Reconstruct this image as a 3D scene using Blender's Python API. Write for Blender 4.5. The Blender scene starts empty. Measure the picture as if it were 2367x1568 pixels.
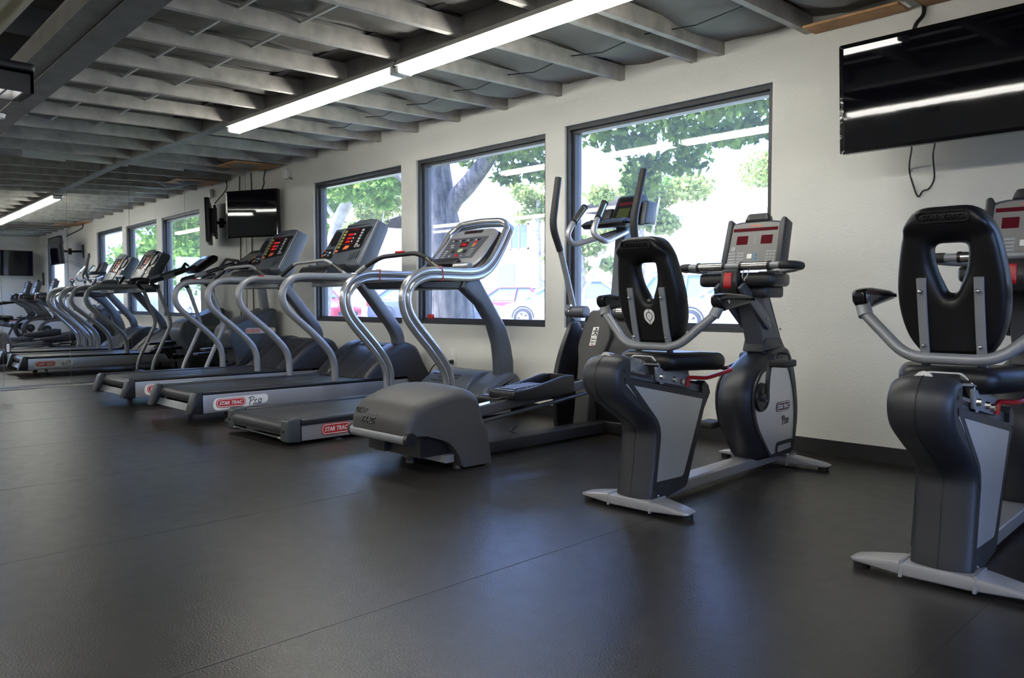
import bpy, bmesh, math, random
from mathutils import Vector, Matrix, noise
SC = bpy.context.scene
COL = SC.collection
R = math.radians
random.seed(7)

# ------------------------------------------------------------------ camera, sky, sun, exposure
cam_d = bpy.data.cameras.new('camera')
cam = bpy.data.objects.new('camera', cam_d)
COL.objects.link(cam)
FPX = 1805.0
cam_d.sensor_fit = 'HORIZONTAL'
cam_d.sensor_width = 36.0
cam_d.lens = 36.0 * FPX / 2367.0
cam_d.clip_end = 400
cam.location = (0, 0, 0.88)
cam.rotation_euler = (R(90 - 2.601), 0, R(45.309))
SC.camera = cam

world = bpy.data.worlds.new('sky')
SC.world = world
world.use_nodes = True
wn = world.node_tree
bg = wn.nodes['Background']
sky = wn.nodes.new('ShaderNodeTexSky')
sky.sky_type = 'NISHITA'
sky.sun_disc = False
sky.sun_elevation = R(58)
sky.sun_rotation = R(234)
sky.air_density = 1.0
sky.dust_density = 2.5
wb_n = wn.nodes.new('ShaderNodeMixRGB'); wb_n.blend_type = 'MULTIPLY'; wb_n.inputs[0].default_value = 1
wb_n.inputs[2].default_value = (.76, .89, 1.35, 1)      # daylight seen with the white balance set for the tubes
wn.links.new(sky.outputs[0], wb_n.inputs[1]); wn.links.new(wb_n.outputs[0], bg.inputs[0])
bg.inputs[1].default_value = 1.2

sun_d = bpy.data.lights.new('sun', 'SUN')
sun = bpy.data.objects.new('sun', sun_d)
COL.objects.link(sun)
sun_d.energy = 22.0
sun_d.angle = R(0.6)
sun_d.color = (0.97, 0.97, 1.0)
sun.location = (5, -10, 30)
sun.rotation_euler = (R(31), 0, R(-54))

SC.view_settings.view_transform = 'Standard'
SC.view_settings.look = 'None'
SC.view_settings.gamma = 1.0
SC.view_settings.use_curve_mapping = False
SC.view_settings.exposure = 0.82
TUBE_POWER = 19.0

# ------------------------------------------------------------------ materials
MATS = {}
def mat(name, col, rough=0.5, metal=0.0, spec=0.5, noise_amt=0.0, noise_scale=8.0, bump=0.0, bump_scale=60.0,
        emit=None, emit_s=0.0, coat=0.0, rough_var=0.0):
    if name in MATS: return MATS[name]
    m = bpy.data.materials.new(name); MATS[name] = m
    m.use_nodes = True
    nt = m.node_tree; b = nt.nodes['Principled BSDF']
    b.inputs['Base Color'].default_value = (*col, 1)
    b.inputs['Roughness'].default_value = rough
    b.inputs['Metallic'].default_value = metal
    b.inputs['Specular IOR Level'].default_value = spec
    if coat: b.inputs['Coat Weight'].default_value = coat
    if emit:
        b.inputs['Emission Color'].default_value = (*emit, 1)
        b.inputs['Emission Strength'].default_value = emit_s
    tc = nt.nodes.new('ShaderNodeTexCoord')
    if noise_amt or rough_var:
        n = nt.nodes.new('ShaderNodeTexNoise'); n.inputs['Scale'].default_value = noise_scale
        n.inputs['Detail'].default_value = 5
        nt.links.new(tc.outputs['Object'], n.inputs['Vector'])
        if noise_amt:
            r = nt.nodes.new('ShaderNodeValToRGB')
            r.color_ramp.elements[0].position = 0.3; r.color_ramp.elements[1].position = 0.7
            r.color_ramp.elements[0].color = (*[max(0, c * (1 - noise_amt)) for c in col], 1)
            r.color_ramp.elements[1].color = (*[min(1, c * (1 + noise_amt)) for c in col], 1)
            nt.links.new(n.outputs['Fac'], r.inputs[0]); nt.links.new(r.outputs[0], b.inputs['Base Color'])
        if rough_var:
            mr = nt.nodes.new('ShaderNodeMapRange')
            mr.inputs['To Min'].default_value = rough - rough_var; mr.inputs['To Max'].default_value = rough + rough_var
            nt.links.new(n.outputs['Fac'], mr.inputs[0]); nt.links.new(mr.outputs[0], b.inputs['Roughness'])
    if bump:
        n2 = nt.nodes.new('ShaderNodeTexNoise'); n2.inputs['Scale'].default_value = bump_scale
        n2.inputs['Detail'].default_value = 4
        bp = nt.nodes.new('ShaderNodeBump'); bp.inputs['Strength'].default_value = bump; bp.inputs['Distance'].default_value = 0.01
        nt.links.new(tc.outputs['Object'], n2.inputs['Vector'])
        nt.links.new(n2.outputs['Fac'], bp.inputs['Height']); nt.links.new(bp.outputs[0], b.inputs['Normal'])
    return m

M_wall = mat('wall_paint', (.72, .715, .665), .55, noise_amt=.03, noise_scale=1.2, bump=.22, bump_scale=90)
M_trimw = mat('white_plastic', (.75, .75, .72), .4)
M_base = mat('baseboard_black', (.012, .012, .013), .5)
M_silver = mat('silver_paint', (.42, .42, .44), .34, metal=.55, bump=.03, bump_scale=300)
M_silver2 = mat('silver_gloss', (.45, .46, .47), .22, metal=.7)
M_grey = mat('grey_powder_coat', (.26, .27, .285), .38, metal=.25, bump=.05, bump_scale=350)
M_greyd = mat('dark_grey_metal', (.105, .112, .13), .35, metal=.3)
M_blue = mat('blue_grey_plastic', (.075, .088, .108), .38)
M_shell = mat('charcoal_plastic', (.024, .025, .030), .42, bump=.08, bump_scale=500)
M_cap = mat('cap_plastic', (.042, .048, .052), .4)
M_shell2 = mat('warm_charcoal_plastic', (.062, .06, .06), .5, bump=.10, bump_scale=420)
M_black = mat('black_plastic', (.011, .011, .013), .38)
M_blackg = mat('gloss_black_plastic', (.008, .008, .010), .16)
M_rubber = mat('black_rubber', (.014, .014, .015), .55, bump=.1, bump_scale=260)
M_belt = mat('belt_rubber', (.030, .030, .032), .42, bump=.12, bump_scale=400, noise_amt=.2, noise_scale=5)
M_vinyl = mat('black_vinyl', (.006, .006, .007), .38, spec=.4, bump=.05, bump_scale=300)
M_chrome = mat('brushed_chrome', (.62, .61, .58), .2, metal=1.0)
M_panel = mat('brushed_aluminium', (.72, .72, .72), .40, metal=.78, noise_amt=.05, noise_scale=3, bump=.04, bump_scale=240)
M_red = mat('red_plastic', (.42, .012, .015), .35)
M_redl = mat('red_badge', (.50, .02, .018), .4)
M_white = mat('white_print', (.78, .77, .74), .5)
M_ink = mat('black_ink', (.012, .012, .014), .5)
M_led = mat('red_led', (.05, .002, .002), .3, emit=(1, .02, .03), emit_s=.30)
M_ledm = mat('maroon_display', (.09, .008, .014), .12)
M_btn = mat('grey_buttons', (.32, .33, .34), .5)
M_btny = mat('yellow_buttons', (.30, .28, .05), .5)
M_orange = mat('orange_button', (.75, .16, .06), .5)
M_bluebtn = mat('blue_button', (.03, .24, .45), .4)
M_green = mat('green_button', (.42, .52, .30), .5)
M_lcd = mat('olive_lcd', (.045, .055, .018), .2)
M_conface = mat('console_grey', (.205, .20, .19), .38)
M_steelbolt = mat('bolt_steel', (.6, .6, .6), .25, metal=1.0)
M_cord = mat('black_cord', (.01, .01, .01), .5)
M_joist = mat('painted_joist', (.41, .39, .35), .6, noise_amt=.22, noise_scale=9, bump=.15, bump_scale=30)
M_insul = mat('grey_insulation', (.16, .15, .135), .62, noise_amt=.22, noise_scale=2.6, bump=.9, bump_scale=7)
M_beam = mat('painted_steel_beam', (.22, .212, .20), .5, noise_amt=.2, noise_scale=6)
M_ply = mat('bare_plywood', (.48, .26, .11), .65, noise_amt=.3, noise_scale=7)
M_house = mat('lamp_housing', (.62, .62, .58), .4)
M_tube = mat('lit_tube', (.9, .9, .9), .4, emit=(1.0, .98, .92), emit_s=TUBE_POWER)
M_frame = mat('bronze_frame', (.035, .036, .042), .42, noise_amt=.25, noise_scale=14)
M_frame2 = mat('grey_aluminium_frame', (.055, .058, .07), .4)
M_mirror = mat('mirror_silver', (.84, .86, .86), .012, metal=1.0)
M_screen = mat('tv_screen', (.002, .002, .004), .03, spec=.35, bump=.035, bump_scale=1.7)
M_bezel = mat('tv_bezel', (.004, .004, .005), .06, spec=.4, bump=.12, bump_scale=9)
# floor: black speckled rubber with scuffs
M_floor = mat('rubber_floor', (.03, .0295, .029), .42, spec=.5)
def floor_nodes():
    nt = M_floor.node_tree; b = nt.nodes['Principled BSDF']
    tc = nt.nodes.new('ShaderNodeTexCoord')
    def nz(sc, det=4):
        n = nt.nodes.new('ShaderNodeTexNoise'); n.inputs['Scale'].default_value = sc; n.inputs['Detail'].default_value = det
        nt.links.new(tc.outputs['Object'], n.inputs['Vector']); return n
    big = nz(1.1, 6); fine = nz(160, 2); mid = nz(14, 5)
    r = nt.nodes.new('ShaderNodeValToRGB')
    r.color_ramp.elements[0].position = .3; r.color_ramp.elements[0].color = (.0118, .0102, .0088, 1)
    r.color_ramp.elements[1].position = .75; r.color_ramp.elements[1].color = (.0245, .0212, .0182, 1)
    nt.links.new(big.outputs['Fac'], r.inputs[0])
    sp = nt.nodes.new('ShaderNodeValToRGB')
    sp.color_ramp.elements[0].position = .62; sp.color_ramp.elements[0].color = (0, 0, 0, 1)
    sp.color_ramp.elements[1].position = .8; sp.color_ramp.elements[1].color = (.05, .05, .05, 1)
    nt.links.new(fine.outputs['Fac'], sp.inputs[0])
    ad = nt.nodes.new('ShaderNodeMixRGB'); ad.blend_type = 'ADD'; ad.inputs[0].default_value = 1
    nt.links.new(r.outputs[0], ad.inputs[1]); nt.links.new(sp.outputs[0], ad.inputs[2])
    nt.links.new(ad.outputs[0], b.inputs['Base Color'])
    mr = nt.nodes.new('ShaderNodeMapRange'); mr.inputs['To Min'].default_value = .27; mr.inputs['To Max'].default_value = .40
    nt.links.new(mid.outputs['Fac'], mr.inputs[0]); nt.links.new(mr.outputs[0], b.inputs['Roughness'])
    bp = nt.nodes.new('ShaderNodeBump'); bp.inputs['Strength'].default_value = .35; bp.inputs['Distance'].default_value = .003
    nt.links.new(fine.outputs['Fac'], bp.inputs['Height']); nt.links.new(bp.outputs[0], b.inputs['Normal'])
floor_nodes()
# window glass: clear pane, transmits straight through and mirrors a little
M_glass = bpy.data.materials.new('window_glass'); M_glass.use_nodes = True
def glass_nodes(m, tint):
    nt = m.node_tree; nt.nodes.clear()
    o = nt.nodes.new('ShaderNodeOutputMaterial'); t = nt.nodes.new('ShaderNodeBsdfTransparent')
    g = nt.nodes.new('ShaderNodeBsdfGlossy'); mx = nt.nodes.new('ShaderNodeMixShader'); fr = nt.nodes.new('ShaderNodeFresnel')
    t.inputs[0].default_value = (*tint, 1); g.inputs['Roughness'].default_value = .0
    fr.inputs[0].default_value = 1.5
    mu = nt.nodes.new('ShaderNodeMath'); mu.operation = 'MULTIPLY'; mu.inputs[1].default_value = 1.6
    geo = nt.nodes.new('ShaderNodeNewGeometry'); inv = nt.nodes.new('ShaderNodeMath'); inv.operation = 'SUBTRACT'; inv.inputs[0].default_value = 1
    m2 = nt.nodes.new('ShaderNodeMath'); m2.operation = 'MULTIPLY'
    nt.links.new(geo.outputs['Backfacing'], inv.inputs[1]); nt.links.new(fr.outputs[0], mu.inputs[0])
    nt.links.new(mu.outputs[0], m2.inputs[0]); nt.links.new(inv.outputs[0], m2.inputs[1]); nt.links.new(m2.outputs[0], mx.inputs[0])
    nt.links.new(t.outputs[0], mx.inputs[1]); nt.links.new(g.outputs[0], mx.inputs[2]); nt.links.new(mx.outputs[0], o.inputs[0])
glass_nodes(M_glass, (.90, .92, .95))
def haze_nodes(m):      # haze over the view, put into the panes as a pale translucent mix
    nt = m.node_tree; o = nt.nodes['Material Output']
    src = o.inputs[0].links[0].from_socket
    d = nt.nodes.new('ShaderNodeBsdfTranslucent'); d.inputs[0].default_value = (.8, .82, .88, 1)
    mx = nt.nodes.new('ShaderNodeMixShader')
    tc = nt.nodes.new('ShaderNodeTexCoord'); n = nt.nodes.new('ShaderNodeTexNoise'); n.inputs['Scale'].default_value = 2.5; n.inputs['Detail'].default_value = 6
    mr = nt.nodes.new('ShaderNodeMapRange'); mr.inputs['To Min'].default_value = .02; mr.inputs['To Max'].default_value = .05
    nt.links.new(tc.outputs['Object'], n.inputs['Vector']); nt.links.new(n.outputs['Fac'], mr.inputs[0]); nt.links.new(mr.outputs[0], mx.inputs[0])
    nt.links.new(src, mx.inputs[1]); nt.links.new(d.outputs[0], mx.inputs[2]); nt.links.new(mx.outputs[0], o.inputs[0])
haze_nodes(M_glass)

# ------------------------------------------------------------------ mesh helpers
S = lambda a, b, c: (c, a, b)      # profile (y,z), extruded along x
Fm = lambda a, b, c: (a, c, b)     # profile (x,z), extruded along y
T = lambda a, b, c: (a, b, c)      # profile (x,y), extruded along z
def frame(O, ea, eb):
    O, ea, eb = Vector(O), Vector(ea).normalized(), Vector(eb).normalized()
    en = ea.cross(eb)
    return lambda a, b, c: tuple(O + ea * a + eb * b + en * c)

def fillet(poly, r, seg=4):
    n = len(poly); out = []
    for i in range(n):
        rr = r[i] if isinstance(r, (list, tuple)) else r
        p0, p, p1 = Vector(poly[i - 1]), Vector(poly[i]), Vector(poly[(i + 1) % n])
        a, b = p0 - p, p1 - p
        d = min(rr, a.length * .48, b.length * .48)
        if d < 1e-5: out.append(tuple(p)); continue
        A, B = p + a.normalized() * d, p + b.normalized() * d
        for k in range(seg + 1):
            t = k / seg
            out.append(tuple(A * (1 - t) ** 2 + p * 2 * t * (1 - t) + B * t * t))
    return out
def fil3(path, r, seg=5):
    out = [Vector(path[0])]
    for i in range(1, len(path) - 1):
        p0, p, p1 = Vector(path[i - 1]), Vector(path[i]), Vector(path[i + 1])
        a, b = p0 - p, p1 - p
        d = min(r, a.length * .48, b.length * .48)
        A, B = p + a.normalized() * d, p + b.normalized() * d
        for k in range(seg + 1):
            t = k / seg
            out.append(A * (1 - t) ** 2 + p * 2 * t * (1 - t) + B * t * t)
    out.append(Vector(path[-1]))
    return out
def catmull(pts, k=4, closed=False):
    P = [Vector(p) for p in pts]; n = len(P); out = []
    rng = range(n) if closed else range(n - 1)
    for i in rng:
        if closed: p0, p1, p2, p3 = P[i - 1], P[i], P[(i + 1) % n], P[(i + 2) % n]
        else: p0, p1, p2, p3 = P[max(i - 1, 0)], P[i], P[i + 1], P[min(i + 2, n - 1)]
        for j in range(k):
            t = j / k
            out.append(.5 * ((2 * p1) + (p2 - p0) * t + (2 * p0 - 5 * p1 + 4 * p2 - p3) * t * t + (3 * p1 - p0 - 3 * p2 + p3) * t ** 3))
    if not closed: out.append(P[-1])
    return out
def rrect(w, h, r, cx=0, cy=0, seg=4):
    return fillet([(cx - w / 2, cy - h / 2), (cx + w / 2, cy - h / 2), (cx + w / 2, cy + h / 2), (cx - w / 2, cy + h / 2)], r, seg)
def area2(p): return sum(p[i - 1][0] * p[i][1] - p[i][0] * p[i - 1][1] for i in range(len(p)))
def inset(p, d):
    n = len(p); out = []
    for i in range(n):
        dd = d[i] if isinstance(d, (list, tuple)) else d
        a, b, c = Vector(p[i - 1]), Vector(p[i]), Vector(p[(i + 1) % n])
        e1, e2 = b - a, c - b
        if e1.length < 1e-7: e1 = e2
        if e2.length < 1e-7: e2 = e1
        e1, e2 = e1.normalized(), e2.normalized()
        n1, n2 = Vector((-e1.y, e1.x)), Vector((-e2.y, e2.x))
        m = n1 + n2
        if m.length < 1e-6: m = n1
        k = 1 / max(.45, m.normalized().dot(n1))
        out.append(tuple(b + m.normalized() * dd * min(k, 1.8)))
    return out

class G:
    def __init__(s): s.v = []; s.f = []
    def add(s, vs, fs):
        o = len(s.v); s.v += [tuple(v) for v in vs]; s.f += [tuple(i + o for i in f) for f in fs]; return s
    def box(s, x0, x1, y0, y1, z0, z1, mp=None):
        vs = [(x, y, z) for x in (x0, x1) for y in (y0, y1) for z in (z0, z1)]
        if mp: vs = [mp(*v) for v in vs]
        return s.add(vs, [(0, 1, 3, 2), (4, 6, 7, 5), (0, 4, 5, 1), (2, 3, 7, 6), (0, 2, 6, 4), (1, 5, 7, 3)])
    def rings(s, rs, cap=True, closed=False):
        n = len(rs[0]); vs = [p for r in rs for p in r]; fs = []
        m = len(rs)
        for i in range(m if closed else m - 1):
            a, b = i * n, ((i + 1) % m) * n
            for j in range(n):
                k = (j + 1) % n; fs.append((a + j, a + k, b + k, b + j))
        if cap and not closed: fs += [tuple(range(n)), tuple(range((m - 1) * n, m * n))]
        return s.add(vs, fs)
    def tube(s, path, r, n=10, cap=True, flat=1.0):
        P = [Vector(p) for p in path]
        Q = [P[0]]
        keep = [0]
        for i in range(1, len(P)):
            if (P[i] - Q[-1]).length > 1e-5: Q.append(P[i]); keep.append(i)
        P = Q; rs = []
        t0 = (P[1] - P[0]).normalized()
        up = Vector((0, 0, 1)) if abs(t0.z) < .9 else Vector((1, 0, 0))
        nx = t0.cross(up).normalized()
        for i, p in enumerate(P):
            if i == 0: t = t0
            elif i == len(P) - 1: t = (P[i] - P[i - 1]).normalized()
            else: t = ((P[i] - P[i - 1]).normalized() + (P[i + 1] - P[i]).normalized()).normalized()
            nx = (nx - t * nx.dot(t)).normalized(); ny = t.cross(nx)
            rr = r[keep[i]] if isinstance(r, (list, tuple)) else r
            rs.append([p + nx * rr * math.cos(2 * math.pi * j / n) + ny * rr * flat * math.sin(2 * math.pi * j / n) for j in range(n)])
        return s.rings(rs, cap)
    def cyl(s, p0, p1, r, r1=None, n=16):
        return s.tube([p0, p1], [r, r if r1 is None else r1], n)
    def prism(s, prof, c0, c1, mp=T):
        return s.rings([[mp(a, b, c0) for a, b in prof], [mp(a, b, c1) for a, b in prof]])
    def puff(s, prof, c0, c1, r, mp=T, seg=3, rv=None):
        # extrusion with rounded rims; rv = radius factor per vertex
        if area2(prof) < 0:
            prof = prof[::-1]
            if rv: rv = rv[::-1]
        r = min(r, abs(c1 - c0) / 2)
        rs = []
        for i in range(seg + 1):
            th = i / seg * math.pi / 2; ins = r * (1 - math.sin(th)); c = c0 + r * (1 - math.cos(th))
            q = inset(prof, [ins * k for k in rv] if rv else ins)
            rs.append([mp(a, b, c) for a, b in q])
        for i in range(seg, -1, -1):
            th = i / seg * math.pi / 2; ins = r * (1 - math.sin(th)); c = c1 - r * (1 - math.cos(th))
            q = inset(prof, [ins * k for k in rv] if rv else ins)
            rs.append([mp(a, b, c) for a, b in q])
        return s.rings(rs)
    def disc(s, c, axis, r, th, n=20):
        c, a = Vector(c), Vector(axis).normalized()
        return s.cyl(c - a * th / 2, c + a * th / 2, r, n=n)
    def ring(s, c, ex, ey, R0, r, n=24, m=8):
        c, ex, ey = Vector(c), Vector(ex).normalized(), Vector(ey).normalized(); ez = ex.cross(ey); rs = []
        for i in range(n):
            a = 2 * math.pi * i / n; d = ex * math.cos(a) + ey * math.sin(a)
            rs.append([c + d * (R0 + r * math.cos(2 * math.pi * j / m)) + ez * r * math.sin(2 * math.pi * j / m) for j in range(m)])
        return s.rings(rs, closed=True)
    def ball(s, c, r, n=10):
        c = Vector(c); rs = []
        for i in range(1, n):
            t = math.pi * i / n
            rs.append([c + Vector((math.sin(t) * math.cos(2 * math.pi * j / n), math.sin(t) * math.sin(2 * math.pi * j / n), math.cos(t))) * r for j in range(n)])
        return s.rings(rs)

def build(name, g, m, parent=None, sharp=32, kind=None, label=None):
    me = bpy.data.meshes.new(name)
    me.from_pydata(g.v, [], g.f)
    bm = bmesh.new(); bm.from_mesh(me)
    bmesh.ops.recalc_face_normals(bm, faces=bm.faces)
    for f in bm.faces: f.smooth = True
    bm.to_mesh(me); bm.free()
    me.set_sharp_from_angle(angle=R(sharp))
    me.materials.append(m)
    o = bpy.data.objects.new(name, me); COL.objects.link(o)
    if parent: o.parent = parent
    if kind: o['kind'] = kind
    if label: o['label'] = label
    return o
def thing(name, label, cat, loc=(0, 0, 0), rz=0, group=None):
    o = bpy.data.objects.new(name, None); COL.objects.link(o)
    o.empty_display_size = .1
    o.location = loc; o.rotation_euler = (0, 0, rz)
    o['label'] = label; o['category'] = cat
    if group: o['group'] = group
    return o
def tag(o, label, cat, group=None):
    o['label'] = label; o['category'] = cat
    if group: o['group'] = group
    return o
def struct(name):
    o = bpy.data.objects.new(name, None); COL.objects.link(o); o['kind'] = 'structure'; return o
def copy_tree(o, parent=None):
    c = o.copy(); COL.objects.link(c)
    if parent: c.parent = parent
    for ch in list(o.children): copy_tree(ch, c)
    return c
def part(name, m, parent, *calls, sharp=32, **kw):
    g = G()
    for c in calls: c(g)
    return build(name, g, m, parent, sharp, **kw)
TXT = {}
def text(name, s, m, parent, mp, cx, cy, w, h, shear=0.0, bold=0.012, th=.002, c0=0.0):
    key = (s, shear, bold)
    if key not in TXT:
        cu = bpy.data.curves.new('lettering', 'FONT'); cu.body = s; cu.size = 1; cu.shear = shear; cu.offset = bold
        cu.extrude = .5; cu.resolution_u = 2
        ob = bpy.data.objects.new('lettering', cu)
        me = bpy.data.meshes.new_from_object(ob)
        TXT[key] = ([tuple(v.co) for v in me.vertices], [tuple(p.vertices) for p in me.polygons])
        bpy.data.objects.remove(ob); bpy.data.meshes.remove(me)
    vs, fs = TXT[key]
    x0, x1 = min(v[0] for v in vs), max(v[0] for v in vs); y0, y1 = min(v[1] for v in vs), max(v[1] for v in vs)
    g = G()
    g.add([mp(cx + ((v[0] - x0) / (x1 - x0) - .5) * w, cy + ((v[1] - y0) / (y1 - y0) - .5) * h, c0 + (v[2] + .5) * th) for v in vs], fs)
    return build(name, g, m, parent, 20)
def stadium(w, h, cx, cy): return rrect(w, h, h / 2 * .98, cx, cy, 6)
def badge(parent, mp, cx, cy, w, h, red=None, c0=0.0, halo=False):
    red = red or M_redl
    b = part('badge', red, parent, lambda g: g.prism(stadium(w, h, cx, cy), c0, c0 + .002, mp))
    part('badge_ring', M_white, b, lambda g: ring_strip(g, stadium(w * .95, h * .86, cx, cy), h * .07, c0 + .0022, c0 + .0032, mp))
    text('lettering', 'STAR TRAC', M_white, b, mp, cx, cy, w * .80, h * .42, shear=.25, bold=.03, th=.001, c0=c0 + .0022)
    return b
def ring_strip(g, prof, wdt, c0, c1, mp):
    if area2(prof) < 0: prof = prof[::-1]
    q = inset(prof, wdt)
    g.rings([[mp(a, b, c0) for a, b in prof], [mp(a, b, c1) for a, b in prof], [mp(a, b, c1) for a, b in q], [mp(a, b, c0) for a, b in q]], closed=True)
def ribbon(g, pts, w, c0, c1, mp):
    P = [Vector(p) for p in catmull(pts, 4)]
    L, Rr = [], []
    for i, p in enumerate(P):
        t = (P[min(i + 1, len(P) - 1)] - P[max(i - 1, 0)]).normalized()
        n = Vector((-t.y, t.x)); ww = w * (1.15 - .5 * abs(math.sin(i * .9)) * .5)
        L.append(p + n * ww / 2); Rr.append(p - n * ww / 2)
    rs = [[mp(*L[i], c0), mp(*Rr[i], c0), mp(*Rr[i], c1), mp(*L[i], c1)] for i in range(len(P))]
    g.rings(rs)
def script_pro(parent, mp, x0, y0, s, m=None, c0=0.0):
    # the word Pro in brush script, s = height
    strokes = [[(.12, -.25), (.2, .1), (.33, .72)], [(.0, .62), (.25, .78), (.6, .82), (.78, .62), (.62, .42), (.3, .3)],
               [(.82, .02), (.92, .3), (1.0, .42)], [(.95, .28), (1.08, .44), (1.25, .46)],
               [(1.62, .48), (1.42, .36), (1.36, .14), (1.5, .04), (1.72, .16), (1.78, .38), (1.62, .48), (1.86, .42)],
               [(.55, -.12), (1.2, -.09), (1.8, -.03)]]
    def f(g):
        for st in strokes: ribbon(g, [(x0 + x * s, y0 + y * s) for x, y in st], s * .09, c0, c0 + .0015, mp)
    return part('script_lettering', m or M_ink, parent, f)

# ------------------------------------------------------------------ the room
WY = 4.48          # inner face of the window wall
RX = 2.70          # right end wall
BY = -5.2          # back wall
MX, MD = -9.18, R(-1.5)   # mirror wall meets the window wall at MX, turned by MD
def jz(y): return 2.45 - 0.035 * (WY - y)      # underside of the joists

fl = struct('floor')
part('rubber_sheet', M_floor, fl, lambda g: g.box(-9.9, RX + .1, BY - .1, WY + .02, -.06, 0), label='black speckled rubber flooring')
# faint seams between the rubber rolls
for i, sx in enumerate((-7.9, -6.7, -5.5, -4.28, -3.06, -1.84, -.62, .6, 1.82)):
    part('sheet_seam', M_base, fl, lambda g: g.box(sx - .0012, sx + .0012, BY, WY - .01, -.002, .0006))

WIN = [(-7.60, -6.015, .69, 2.185), (-5.787, -4.16, .695, 2.195), (-3.962, -2.29, .695, 2.217), (.32, 1.96, .695, 2.217)]
ww = struct('wall_front')
def wall_boxes(g):
    y0, y1 = WY, WY + .16
    xs = [-9.6] + [c for w in WIN for c in w[:2]] + [RX + .1]
    g.box(-9.6, RX + .1, y0, y1, 2.217, 2.62)
    g.box(-9.6, RX + .1, y0, y1, -.05, .69)
    for a, b in ((-9.6, WIN[0][0]), (WIN[0][1], WIN[1][0]), (WIN[1][1], WIN[2][0]), (WIN[2][1], WIN[3][0]), (WIN[3][1], RX + .1)):
        g.box(a, b, y0, y1, .69, 2.217)
    for w in WIN:
        if w[3] < 2.217: g.box(w[0], w[1], y0, y1, w[3], 2.217)
        if w[2] > .69: g.box(w[0], w[1], y0, y1, .69, w[2])
part('plaster', M_wall, ww, wall_boxes)
for i, (x0, x1, z0, z1) in enumerate(WIN):
    w = struct('window_%d' % (i + 1))
    def bars(g, a, b, c, d, t, ya, yb):
        g.box(a, a + t, ya, yb, c, d); g.box(b - t, b, ya, yb, c, d)
        g.box(a + t, b - t, ya, yb, d - t, d); g.box(a + t, b - t, ya, yb, c, c + t)
    part('frame', M_frame, w, lambda g: bars(g, x0, x1, z0, z1, .030, WY + .024, WY + .080))
    part('inner_frame', M_frame2, w, lambda g: bars(g, x0 + .02, x1 - .02, z0 + .02, z1 - .02, .034, WY + .06, WY + .135))
    part('pane', M_glass, w, lambda g: g.box(x0 + .04, x1 - .04, WY + .1, WY + .104, z0 + .04, z1 - .04))
wr = struct('wall_right')
DY0, DY1, DZ = .7, 3.1, 2.2      # glazed double door in the right end wall
part('plaster', M_wall, wr, lambda g: (g.box(RX, RX + .15, BY - .1, DY0, -.05, 3.0), g.box(RX, RX + .15, DY1, WY, -.05, 3.0), g.box(RX, RX + .15, DY0, DY1, DZ, 3.0)))
dr = struct('door_1')
for ya, yb in ((DY0, (DY0 + DY1) / 2), ((DY0 + DY1) / 2, DY1)):
    part('leaf_frame', M_frame, dr, lambda g: (g.box(RX + .04, RX + .09, ya, ya + .06, 0, DZ), g.box(RX + .04, RX + .09, yb - .06, yb, 0, DZ), g.box(RX + .04, RX + .09, ya + .06, yb - .06, DZ - .08, DZ), g.box(RX + .04, RX + .09, ya + .06, yb - .06, 0, .16)))
    part('pane', M_glass, dr, lambda g: g.box(RX + .06, RX + .066, ya + .05, yb - .05, .15, DZ - .07))
for yy in ((DY0 + DY1) / 2 - .10, (DY0 + DY1) / 2 + .10):
    part('door_handle', M_chrome, dr, lambda g: g.tube([(RX + .04, yy, .9), (RX - .02, yy, .9), (RX - .02, yy, 1.2), (RX + .04, yy, 1.2)], .010, 8))
wb = struct('wall_back'); part('plaster', M_wall, wb, lambda g: g.box(-10.2, RX + .1, BY - .15, BY, -.05, 3.0))
# mirror wall, slightly out of square
d_al = Vector((-math.sin(MD), math.cos(MD), 0)) * -1      # along the mirror, away from the window wall
n_m = Vector((math.cos(MD), math.sin(MD), 0))
mw = lambda a, b, c: tuple(Vector((MX, WY, 0)) + d_al * a + Vector((0, 0, b)) + n_m * c)
wl = struct('wall_left'); part('plaster', M_wall, wl, lambda g: g.box(-.2, 9.9, -.05, 2.8, -.16, -.012, mw))
mir = thing('wall_mirror', 'tall frameless wall mirror of narrow panes covering the far end wall', 'mirror')
edges = [.012, .75, 1.36, 1.98, 2.59, 3.20, 3.82, 4.43, 5.04, 6.3, 7.6, 8.9]
for a, b in zip(edges[:-1], edges[1:]):
    part('mirror_pane', M_mirror, mir, lambda g: g.box(a + .0015, b - .0015, .035, jz(WY - a) - .004, -.006, 0, mw))
part('bottom_channel', M_chrome, mir, lambda g: g.box(.012, 8.9, .022, .036, -.007, .006, mw))
clip = part('mirror_clip', M_black, mir, lambda g: g.prism(rrect(.05, .12, .02, 2.55, .43), .0002, .014, mw), label='black clip with a white centre on the mirror')
part('clip_centre', M_white, clip, lambda g: g.prism(rrect(.026, .085, .012, 2.55, .43), .0135, .0165, mw))

tr = struct('baseboard_front')
part('cove_base', M_base, tr, lambda g: g.puff([(WY - .012, 0), (WY, 0), (WY, .088), (WY - .009, .088)], -9.1, RX, .002, S))
tr2 = struct('baseboard_right')
for ya, yb in ((BY, DY0), (DY1, WY - .02)):
    part('cove_base', M_base, tr2, lambda g: g.box(RX - .012, RX, ya, yb, 0, .088))

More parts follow.
